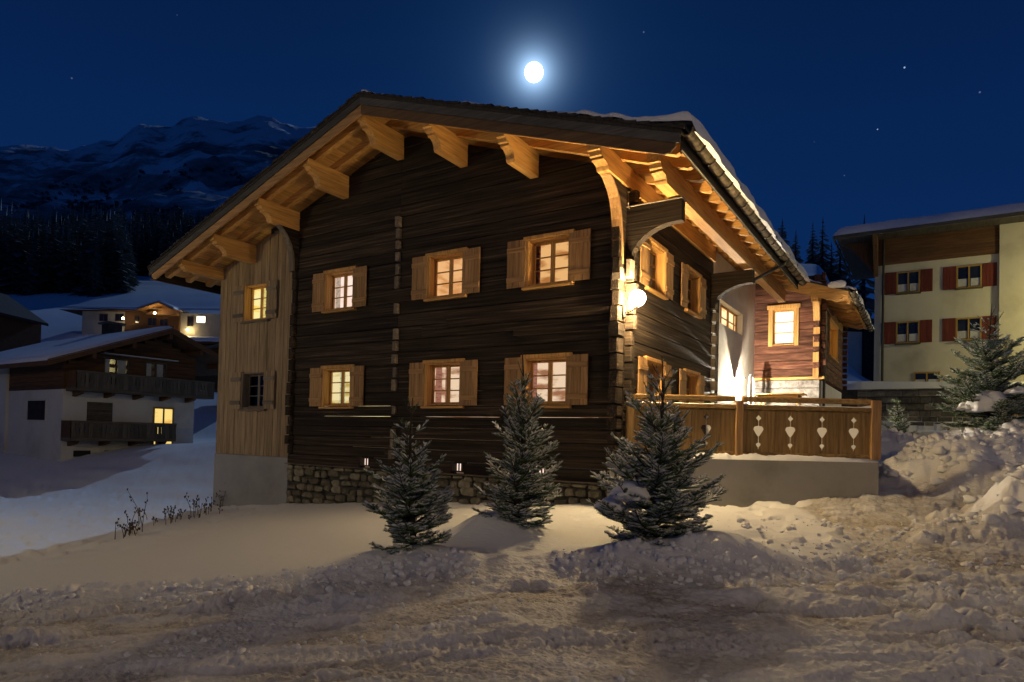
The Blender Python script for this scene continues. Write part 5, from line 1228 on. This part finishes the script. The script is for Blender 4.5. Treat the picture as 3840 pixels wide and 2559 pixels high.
simple_window(LH, lambda a, b, c: LF(a, 0.2 - b, c), px(449), px(470), 1.15, 2.0, m_white, emit('hillside_window_light', (1, 0.9, 0.62), 4.0), split=2, proud=0.05, t=0.04)
bal = MB(); bal.box(px(300), px(412), -1.2, -1.12, -0.2, 0.5, LF); bal.box(px(300), px(412), -1.2, -0.15, -0.28, -0.2, LF); bal.build('balcony', m_brown['x'], LH)
# lamp under its gable
lm = bpy.data.meshes.new('porch_lamp'); b = bmesh.new(); bmesh.ops.create_icosphere(b, subdivisions=2, radius=0.12); bmesh.ops.translate(b, verts=b.verts, vec=LF(px(434), -0.35, 0.2)); b.to_mesh(lm); b.free(); lm.materials.append(emit('porch_glow', (1.0, 0.72, 0.35), 110)); link('porch_lamp', lm, LH)
lm = bpy.data.meshes.new('porch_lamp'); b = bmesh.new(); bmesh.ops.create_icosphere(b, subdivisions=2, radius=0.12); bmesh.ops.translate(b, verts=b.verts, vec=LF(px(372), -1.7, 1.9)); b.to_mesh(lm); b.free(); lm.materials.append(emit('porch_glow', (1.0, 0.70, 0.32), 60)); link('porch_lamp', lm, LH)
lm = bpy.data.meshes.new('porch_lamp'); b = bmesh.new(); bmesh.ops.create_icosphere(b, subdivisions=2, radius=0.12); bmesh.ops.translate(b, verts=b.verts, vec=LF(px(300), -1.6, 1.2)); b.to_mesh(lm); b.free(); lm.materials.append(emit('porch_glow', (1.0, 0.75, 0.4), 90)); link('porch_lamp', lm, LH)

# --- small brown house between the neighbour and the annex
SH, SF = hillside_house('brown_cottage', 405, 52, 835, 0, 0, 0, 'small brown cottage with snowy roof behind the neighbour chalet')
k52 = 52 / 1500.0; sx = lambda p: (p - 405) * k52
MB().box(sx(438), sx(540), 0, 5, -2, 1.5, SF).build('wall', m_brown['x'], SH)
MB().box(sx(470), sx(540), -0.5, 0, -2, 1.1, SF).build('porch_wall', m_brown['x'], SH)
MB().box(sx(410), sx(540), -0.9, 5, 1.5, 1.68, SF).build('roof', m_brown['x'], SH)
roof_snow_flat(SH, [tuple(SF(sx(408), -1.0, 1.70)), tuple(SF(sx(540), -1.0, 1.70)), tuple(SF(sx(540), 5, 2.6)), tuple(SF(sx(420), 5, 2.5))], 0.22, 571)
simple_window(SH, lambda a, b, c: SF(a, -0.5 - b, c), sx(477), sx(487), -0.3, 0.75, m_white, emit('cottage_window_light', (0.9, 0.75, 0.5), 0.55), split=1, proud=0.04, t=0.04)
MB().prism([(sx(466), 1.05), (sx(540), 1.7), (sx(540), 1.55), (sx(466), 0.9)], -1.2, -0.4, lambda a, b, c: SF(a, b, c)).build('porch_roof', m_balc['x'], SH)

# --- dark house cut by the left edge
DH, DF = hillside_house('dark_house', -105, 60, 775, 0, 0, 0, 'dark house with a sloping roof cut off by the left edge')
k60 = 60 / 1500.0; dx = lambda p: (p + 60) * k60
MB().box(dx(-60), dx(30), 0, 6, -3, 2.3, DF).build('wall', m_brown['x'], DH)
MB().prism([(dx(-60), 5.2), (dx(48), 2.35), (dx(48), 2.1), (dx(-60), 4.9)], -1.2, 6, lambda a, b, c: DF(a, b, c)).build('roof', m_dark, DH)
for zz in (0.1, 1.1): MB().box(dx(-40), dx(33), -0.9, -0.03, zz, zz + 0.45, DF).build('balcony', m_balc['x'], DH)
#roof_snow_flat(DH, [tuple(DF(dx(48), -1.25, 2.33)), tuple(DF(dx(48), 6, 2.33)), tuple(DF(dx(-60), 6, 5.2)), tuple(DF(dx(-60), -1.25, 5.2))], 0.10, 581)
# --- grey shed far behind the wing
GS, GF = hillside_house('grey_shed', 1936, 62, 868, 0, 0, 0, 'plain grey shed glimpsed between the wing and the yellow building')
gx = lambda p: (p - 1936) * 62 / 1500.0
MB().box(gx(1925), gx(1985), 0, 4, -2, 4.4, GF).build('wall', m_white, GS); MB().box(gx(1980), gx(2010), -0.3, 4, -2, 4.6, GF).build('door', m_dark, GS)
MB().box(gx(1915), gx(2015), -0.8, 4.5, 4.5, 4.7, GF).build('roof', m_dark, GS)

# ------------------------------------------------------------------ street lamps out of the frame that light the scene's fronts
def street_lamp(x, y, z0, hh, watts, col, label, dx_, dy_):
    S = thing('street_lamp', (x, y, z0), label, 'street lamp', 'street lamps along the road')
    MB().tube([(x, y, z0 - 0.6), (x, y, z0 + hh * 0.5), (x, y, z0 + hh), (x + dx_ * 0.3, y + dy_ * 0.3, z0 + hh + 0.35), (x + dx_, y + dy_, z0 + hh + 0.42)], [0.09, 0.08, 0.06, 0.05, 0.045], 10).build('pole', m_iron, S)
    MB().cbox(x + dx_ * 1.2 - 0.3, x + dx_ * 1.2 + 0.3, y + dy_ * 1.2 - 0.15, y + dy_ * 1.2 + 0.15, z0 + hh + 0.40, z0 + hh + 0.5, c=0.03).build('hood', m_iron, S)
    ld = bpy.data.lights.new('street_lamp_light', 'POINT'); ld.energy = watts; ld.color = col; ld.shadow_soft_size = 0.3
    lo = bpy.data.objects.new('street_lamp_light', ld); COL.objects.link(lo); lo.location = (x + dx_ * 1.2, y + dy_ * 1.2, z0 + hh + 0.15); adopt(lo, S)
street_lamp(27.0, -14.0, 0.0, 7.6, STREET_W * 0.46, (1.0, 0.72, 0.38), 'street lamp across the road, behind the viewer', -1, 0.7)
street_lamp(-7.0, -17.0, -1.3, 6.6, STREET_W * 0.50, (1.0, 0.76, 0.36), 'street lamp by the road left of the chalet', 0.6, 0.8)
street_lamp(23.0, 24.9, 4.2, 4.0, STREET_W * 0.44, (1.0, 0.84, 0.34), 'street lamp in front of the yellow building', -0.8, 0.4)
# ------------------------------------------------------------------ young spruces, built shoot by shoot
def spruce_mesh(h, rad, seed, nwh=19, low=0.03, needles=560, gapp=0.16, snow=0.75, blen=0.024, up_top=0.9, clumps=()):
    r = random.Random(seed); shoots = []; wood_ = MB()
    tip = Vector((0, 0, h))
    def trunk(z): return Vector((0.03 * math.sin(z * 2.1 + seed), 0.03 * math.cos(z * 1.7 + seed), z)) * 1.0
    trunkpts = [trunk(h * i / 12) for i in range(13)]
    trk = MB(); trk.tube(trunkpts, [0.045 * (h / 2) * (1 - i / 12.5) + 0.004 for i in range(13)], 7)
    shoots.append((trunk(h * 0.80), trunk(h), 0.8))
    zs = [h * (low + (0.88 - low) * (i / nwh) ** 1.0) for i in range(nwh + 1) if i < nwh * 0.72 or i % 2 == 0]
    for i, z in enumerate(zs):
        f = z / h; L0 = rad * (1 - f) ** 0.80 * (0.85 if f < 0.08 else 1) + 0.07
        n = r.choice((6, 7, 7, 8)) if f < 0.45 else r.choice((4, 5, 5)) if f < 0.80 else 4; a0 = r.uniform(0, 6.28)
        for k in range(n + (4 if f < 0.4 else 2 if f < 0.6 else 0)):
            if r.random() < gapp * (0.4 + f): continue
            inter = k >= n
            az = a0 + k * 6.283 / n + r.uniform(-0.35, 0.35); L = L0 * r.choice((r.uniform(0.5, 0.85), r.uniform(0.8, 1.1), r.uniform(1.0, 1.32))) * (0.6 if inter else 1)
            zz = z + (r.uniform(-0.5, 0.5) * h / nwh if inter else r.uniform(-0.02, 0.02) * h)
            el = 0.06 + 1.0 * f ** 0.85 * up_top + r.uniform(-0.2, 0.25)
            d = Vector((math.cos(az) * math.cos(el), math.sin(az) * math.cos(el), math.sin(el)))
            pts = [trunk(zz)]; n_ = 6
            for q in range(1, n_ + 1):
                g = q / n_; dd = d + Vector((0, 0, -0.22 * math.sin(g * 3.14) * (1 - f) + 0.5 * g * g))
                pts.append(pts[-1] + dd.normalized() * (L / n_))
            wood_.tube(pts, [0.011 * (L / 0.6) * (1 - q / (n_ + 0.6)) + 0.0025 for q in range(n_ + 1)], 4, cap=False)
            for q in range(1, n_): shoots.append((pts[q], pts[q + 1], 1.0 if q > 3 else 0.6))
            side = Vector((0, 0, 1)).cross(d).normalized()
            m_ = max(2, int(L / 0.070)) if f < 0.66 else 2 if f < 0.8 else 0
            for q in range(m_):
                g = 0.18 + 0.80 * (q + r.random() * 0.6) / m_; x = g * n_; b = int(min(x, n_ - 1)); p = pts[b].lerp(pts[b + 1], x - b)
                l = min(L * 0.55 * (1.02 - g) + 0.06, 0.26) * r.uniform(0.6, 1.15); t = (pts[b + 1] - pts[b]).normalized()
                for s in (-1, 1):
                    if r.random() < 0.14: continue
                    dd = (t * 0.80 + side * s * 0.78 + Vector((0, 0, r.uniform(-0.15, 0.25)))).normalized(); e = p + dd * l
                    shoots.append((p, e, 1.0))
                    if l > 0.14:
                        for s2 in (-1, 1):
                            mm = p.lerp(e, 0.5); d3 = (dd * 0.8 + dd.cross(Vector((0, 0, 1))) * s2 * 0.7 + Vector((0, 0, 0.1))).normalized(); shoots.append((mm, mm + d3 * l * 0.40, 1.0))
    # needles as slim triangles round every shoot
    A = np.array([s[0] for s in shoots]); B = np.array([s[1] for s in shoots]); W_ = np.array([s[2] for s in shoots])
    ln = np.linalg.norm(B - A, axis=1); cnt = np.maximum(4, (ln * needles * W_).astype(int)); idx = np.repeat(np.arange(len(A)), cnt); rg = np.random.default_rng(seed)
    t = rg.random(len(idx)); ax = (B - A) / np.maximum(ln, 1e-6)[:, None]; ax = ax[idx]; base = A[idx] + (B - A)[idx] * t[:, None]
    ref = np.where(np.abs(ax[:, 2:3]) < 0.9, [[0, 0, 1.0]], [[1.0, 0, 0]]); u = np.cross(ax, ref); u /= np.linalg.norm(u, axis=1)[:, None]; v = np.cross(ax, u)
    ph = rg.random(len(idx)) * 6.283; rd = u * np.cos(ph)[:, None] + v * np.sin(ph)[:, None]
    le = blen * (0.7 + 0.6 * rg.random(len(idx))); dr = ax * 0.62 + rd * 0.78; tipp = base + dr * le[:, None]; wv = np.cross(ax, rd) * 0.0026 * (blen / 0.024)
    V = np.empty((len(idx), 3, 3)); V[:, 0] = base - wv; V[:, 1] = base + wv; V[:, 2] = tipp
    sf_ = (rg.random(len(A)) ** 1.3)[idx]; out_ = np.clip(np.hypot(base[:, 0], base[:, 1]) / (rad * 0.55 * (1.12 - base[:, 2] / h)), 0, 1); fro = (rd[:, 2] > 0.05) * (np.abs(ax[:, 2]) < 0.95) * np.clip(sf_ * 1.5 - 0.35, 0, 1) * out_ * (0.55 + 0.45 * rg.random(len(idx))); fro = np.repeat(fro, 3)
    nf = len(idx); NV = V.reshape(-1, 3); NF = np.arange(nf * 3).reshape(-1, 3)
    # snow lying along the tops of the outer shoots
    sn = MB(); sv = []; sf = []
    for (a, b, w_) in shoots:
        if w_ < 0.7: continue
        mid = (a + b) / 2; cl = max([0] + [c[3] for c in clumps if (mid - Vector(c[:3])).length < c[4]])
        if r.random() > snow * (0.45 + 0.75 * min(1, math.hypot(mid.x, mid.y) / (rad * 0.5))) + cl: continue
        d = b - a; L = d.length
        if L < 0.03 or abs(d.z) > 0.85 * L: continue
        rr_ = r.uniform(0.008, 0.020) * (1 + 1.1 * cl); d.normalize(); sd = d.cross(Vector((0, 0, 1))).normalized(); o = len(sv)
        for g, k in ((0.12, 0.2), (0.4, 1.0), (0.75, 0.9), (0.99, 0.15)):
            c = a + (b - a) * g + Vector((0, 0, 0.006))
            sv += [c - sd * rr_ * k, c + Vector((0, 0, rr_ * k * 1.1)) + d * r.uniform(-.004, .004), c + sd * rr_ * k, c - Vector((0, 0, rr_ * 0.3 * k))]
        for q in range(3): sf += [(o + q * 4 + j, o + q * 4 + (j + 1) % 4, o + (q + 1) * 4 + (j + 1) % 4, o + (q + 1) * 4 + j) for j in range(4)]
    sn.add(sv, sf)
    return trk, wood_, (NV, NF, fro), sn
def lumps(parent, specs, seed):
    """pillows of snow caught in the branches: one uneven mesh per pillow"""
    r = random.Random(seed)
    for (x, y, z, sx_, sy_, sz_) in specs:
        b = bmesh.new(); bmesh.ops.create_icosphere(b, subdivisions=4, radius=1.0); ph = r.uniform(0, 60)
        co = np.array([v.co for v in b.verts]); n1 = fbm(co[:, 0] * 1.6 + ph, co[:, 1] * 1.6 + co[:, 2] * 1.1, 700, 4); n2 = fbm(co[:, 0] * 5 + ph, co[:, 1] * 5 + co[:, 2] * 3, 710, 3)
        for i, v in enumerate(b.verts):
            k = 0.62 + 0.75 * (n1[i] - 0.1) + 0.30 * (n2[i] - 0.5); c = v.co * k
            c.z -= 0.35 * (c.x * c.x + c.y * c.y)
            if c.z < 0: c.z *= 0.55
            v.co = (x + c.x * sx_, y + c.y * sy_, z + c.z * sz_)
        me = bpy.data.meshes.new('snow_pillow'); b.to_mesh(me); b.free(); me.materials.append(m_snow); me.polygons.foreach_set('use_smooth', [True] * len(me.polygons)); link('snow_pillow', me).parent = parent
def plant_spruce(x, y, z, h, rad, seed, label, group, pil=(), lean=(0, 0), rotz=0, **kw):
    t = thing('spruce_tree', (x, y, z), label, 'tree', group)
    trk, wd, (NV, NF, fro), sn = spruce_mesh(h, rad, seed, **kw)
    base = t.matrix_basis.copy()
    for nm, mbx, mt in (('trunk', trk, m_bark), ('branches', wd, m_bark)):
        o = link(nm, mbx.mesh(nm, mt, True)); o.parent = t
    me = npmesh('crown', NV, NF, m_needle, False); at = me.attributes.new('frost', 'FLOAT', 'POINT'); at.data.foreach_set('value', fro.astype(np.float32)); o = link('crown', me); o.parent = t
    o = link('branch_snow', sn.mesh('branch_snow', m_frost, True)); o.parent = t; o['kind'] = 'stuff'
    t.rotation_euler = (lean[0], lean[1], rotz)
    lumps(t, pil, seed)
    return t
GRP = 'young spruces planted in front of the chalet'
t1, t2, t3 = TREES3
plant_spruce(t1[0], t1[1], hz(*t1) - 0.06, 1.74, 0.53, 21, 'young frosted spruce on a mound, leftmost of the three before the chalet', GRP, lean=(0.02, -0.02), nwh=14, gapp=0.22)
plant_spruce(t2[0], t2[1], hz(*t2) - 0.10, 2.42, 0.64, 36, 'tall slim young spruce between the other two, its tip crossing a lit window', GRP, nwh=21, gapp=0.30, up_top=1.3, lean=(0, 0.01))
plant_spruce(t3[0], t3[1], hz(*t3) - 0.08, 2.26, 0.86, 48, 'broad young spruce with a snow pillow in its branches, beside the terrace wall', GRP, nwh=18, snow=0.85, clumps=((-0.35, -0.25, 0.7, 0.6, 0.35),),
             pil=((-0.20, -0.36, 0.62, 0.26, 0.2, 0.17), (-0.46, -0.34, 0.46, 0.2, 0.17, 0.12)))
sx_, sy_ = 15.18, 9.29
plant_spruce(sx_, sy_, hz(sx_, sy_) - 0.1, 3.25, 1.36, 63, 'bushy snow laden spruce on the snow heap at the right', 'spruces beside the driveway', nwh=22, needles=330, blen=0.036, snow=1.1, gapp=0.05, up_top=0.45,
             pil=((-0.15, -0.60, 0.62, 0.46, 0.38, 0.42), (-0.55, -0.62, 0.52, 0.22, 0.2, 0.14), (0.5, -0.62, 0.92, 0.24, 0.2, 0.13)))
bx, by = 13.13, 9.0
plant_spruce(bx, by, hz(bx, by) - 0.05, 1.25, 0.42, 77, 'small dark spruce in the shade of the garden wall', 'spruces beside the driveway', nwh=9, needles=260, blen=0.032, snow=0.3)

# ------------------------------------------------------------------ conifers on the right hill and at the meadow's edge
def conifer_np(h, r, seed, layers=15, per=11):
    rg = random.Random(seed); V = []; F = []
    for i in range(layers):
        f = i / layers; z = h * (0.04 + 0.93 * f); R0 = r * (1 - f) ** 0.85 * rg.uniform(0.82, 1.12) + 0.04 * r
        for k in range(per):
            a = 6.283 * (k + rg.random()) / per; L = R0 * rg.uniform(0.55, 1.2); dz = -0.42 * L * rg.uniform(0.5, 1.4); wd = L * rg.uniform(0.20, 0.36)
            c, s = math.cos(a), math.sin(a); o = len(V); zz = z + rg.uniform(-0.02, 0.02) * h
            V += [(0, 0, zz + 0.12 * L), (c * L * 0.6 - s * wd, s * L * 0.6 + c * wd, zz + dz * 0.45), (c * L, s * L, zz + dz), (c * L * 0.6 + s * wd, s * L * 0.6 - c * wd, zz + dz * 0.45)]
            F += [(o, o + 1, o + 2), (o, o + 2, o + 3)]
    o = len(V); V += [(0.05 * r, 0, h * 0.9), (-0.05 * r, 0.03 * r, h * 0.9), (0, 0, h * 1.04)]; F.append((o, o + 1, o + 2))
    return np.array(V), np.array(F)
PROTO = [conifer_np(1.0, 0.20, s) for s in (1, 2, 3, 4)] 
PM = [npmesh('crown', v, f, m_fir, False) for v, f in PROTO]
TM = MB().tube([(0, 0, -0.05), (0, 0, 0.4), (0, 0, 0.95)], [0.018, 0.012, 0.003], 6).mesh('trunk', m_bark)
def conifer(x, y, z, h, k, label, group, wide=1.0):
    t = thing('conifer_tree', (x, y, z), label, 'tree', group)
    for nm, me in (('crown', PM[k]), ('trunk', TM)):
        o = link(nm, me); o.parent = t; o.scale = (h * wide, h * wide, h); o.rotation_euler = (0, 0, random.uniform(0, 6))
    return t
def at_px(pxx, D):
    p = D_(pxx, 990, D); dxy = Vector((p.x, p.y)); l, d = to_ld(p.x, p.y); return p.x, p.y, float(far_h(np.array([l / d]), np.array([math.log(d)]))[0])
GR = 'dark conifers on the snowy hill at the right'
for i, (pxx, top, D, wd, lab) in enumerate(((1790, 505, 118, 1.3, 'broad dark conifer on the hill, right of the roof edge'), (1822, 530, 124, 1.1, 'lower dark conifer beside the broad one at the roof edge'), (1861, 512, 118, 0.95, 'slim dark conifer, left of the pair on the hill'), (1884, 503, 120, 1.0, 'tall slim dark conifer, right of the pair on the hill'), (1925, 535, 126, 1.2, 'dark conifer nearest the yellow building roof'), (1980, 507, 128, 1.1, 'dark conifer tip rising behind the yellow building roof'), (1768, 545, 130, 1.4, 'dark conifer half hidden by the chalet roof'), (1905, 560, 122, 1.3, 'short dark conifer between the slim pair and the yellow building'))):
    D += 112; x, y, z = at_px(pxx, D); hz_ = 973 + (pxx) * 0.0236; h = 1.3 + (hz_ + 6 - top) / 1500 * D - z
    conifer(x, y, z - 0.3, h + 0.3, i % 4, lab, GR, wd * 1.15)
GM = 'dark conifers at the foot of the wooded mountain'
for i, (pxx, base, top, D) in enumerate(((205, 690, 588, 122), (262, 682, 600, 128), (180, 690, 605, 131), (228, 685, 620, 136))):
    x, y, z = at_px(pxx, D); h = (base - top) / 1500 * D
    conifer(x, y, z - 0.5, h * 1.1, i % 4, ('twin dark conifers, left one, standing on the pale meadow edge', 'twin dark conifers, right one, standing on the pale meadow edge', 'dark conifer just left of the twin pair at the meadow edge', 'conifer half hidden behind the twin pair at the meadow edge')[i] if i < 4 else 'dark conifer at the lower edge of the wooded mountainside', GM, 1.1)
# the wooded mountainside itself: one mass of trees
NT_ = 2300; VV = []; FF = []; off = 0; placed = 0
while placed < NT_:
    pxx = random.uniform(-150, 760); D = (122 if pxx < 285 else 185) * math.exp(random.random() ** 0.75 * (1.9 if pxx < 285 else 1.5))
    if pxx > 560 and D < 230: continue
    n_ = fbm(np.array([pxx / 90.0]), np.array([math.log(D) * 4]), 900, 3)[0]
    if n_ < (0.28 if D < 470 else 0.47): continue
    if 280 < pxx < 560 and D < 215: continue
    x, y, z = at_px(pxx, D); h = random.uniform(11, 20) * (1 if D < 420 else 0.85); v, f = PROTO[placed % 4]
    if D > 450: v, f = v[:72], f[:36]; v = v * np.array([1, 1, 1.5])
    a = random.uniform(0, 6.28); c, s = math.cos(a), math.sin(a); w = 1.15
    P = np.stack([(v[:, 0] * c - v[:, 1] * s) * h * w + x, (v[:, 0] * s + v[:, 1] * c) * h * w + y, v[:, 2] * h + z - 1], -1)
    VV.append(P); FF.append(f + off); off += len(P); placed += 1
tag(link('forest', npmesh('forest', np.concatenate(VV), np.concatenate(FF), m_fir, False)), kind='stuff')
mb = MB()
# ------------------------------------------------------------------ dry weeds poking out of the snow on the left
def weed(px_, py_, D, h, n, label, seed, spread=0.25):
    r = random.Random(seed); p = D_(px_, py_, D); z = hz(p.x, p.y); t = thing('dry_weed', (p.x, p.y, z), label, 'weed', 'dry weeds in the snow beside the annex'); st = MB(); hd = MB()
    for i in range(n):
        a = r.uniform(0, 6.28); o = Vector((p.x + r.uniform(-1, 1) * spread, p.y + r.uniform(-1, 1) * spread, z - 0.05)); hh = h * r.uniform(0.5, 1.1); ln = Vector((math.cos(a), math.sin(a), 0)) * hh * r.uniform(0.05, 0.4)
        pts = [o + Vector((0, 0, hh * q / 4)) + ln * (q / 4) ** 2 for q in range(5)]; st.tube(pts, [0.009, 0.008, 0.007, 0.006, 0.005], 4)
        for q in range(3):
            b0 = pts[2].lerp(pts[4], r.random()); e = b0 + Vector((r.uniform(-.1, .1), r.uniform(-.1, .1), r.uniform(-0.02, .1))) * (hh / 0.5); st.tube([b0, e], [0.005, 0.003], 3); st.tube([e - Vector((0, 0, 0.01)), e + Vector((0, 0, 0.03))], [0.012, 0.018], 5)
        st.tube([pts[4] - Vector((0, 0, 0.05)), pts[4] + ln * 0.1], [0.016, 0.012], 5)
    o = st.build('stalks', m_dry, t); o['kind'] = 'stuff'
weed(325, 1170, 14.5, 0.8, 2, 'tall dry weed stalk with a drooping seed head, standing alone', 5, 0.05)
weed(290, 1215, 13.5, 0.35, 12, 'low tangled clump of dry weeds below the tall stalk', 6, 0.25)
weed(395, 1185, 15.5, 0.4, 5, 'thin leaning dry weeds right of the tall stalk', 7, 0.2)
weed(455, 1180, 17.0, 0.5, 14, 'dry weed thicket close to the annex foot', 8, 0.5)
weed(370, 1190, 16.2, 0.36, 16, 'wide patch of dry weed stalks half buried in snow', 9, 0.6)
weed(507, 1150, 19.2, 0.7, 3, 'dry weed stalks against the grey annex plinth', 10, 0.4)
# branch stumps on the lawn
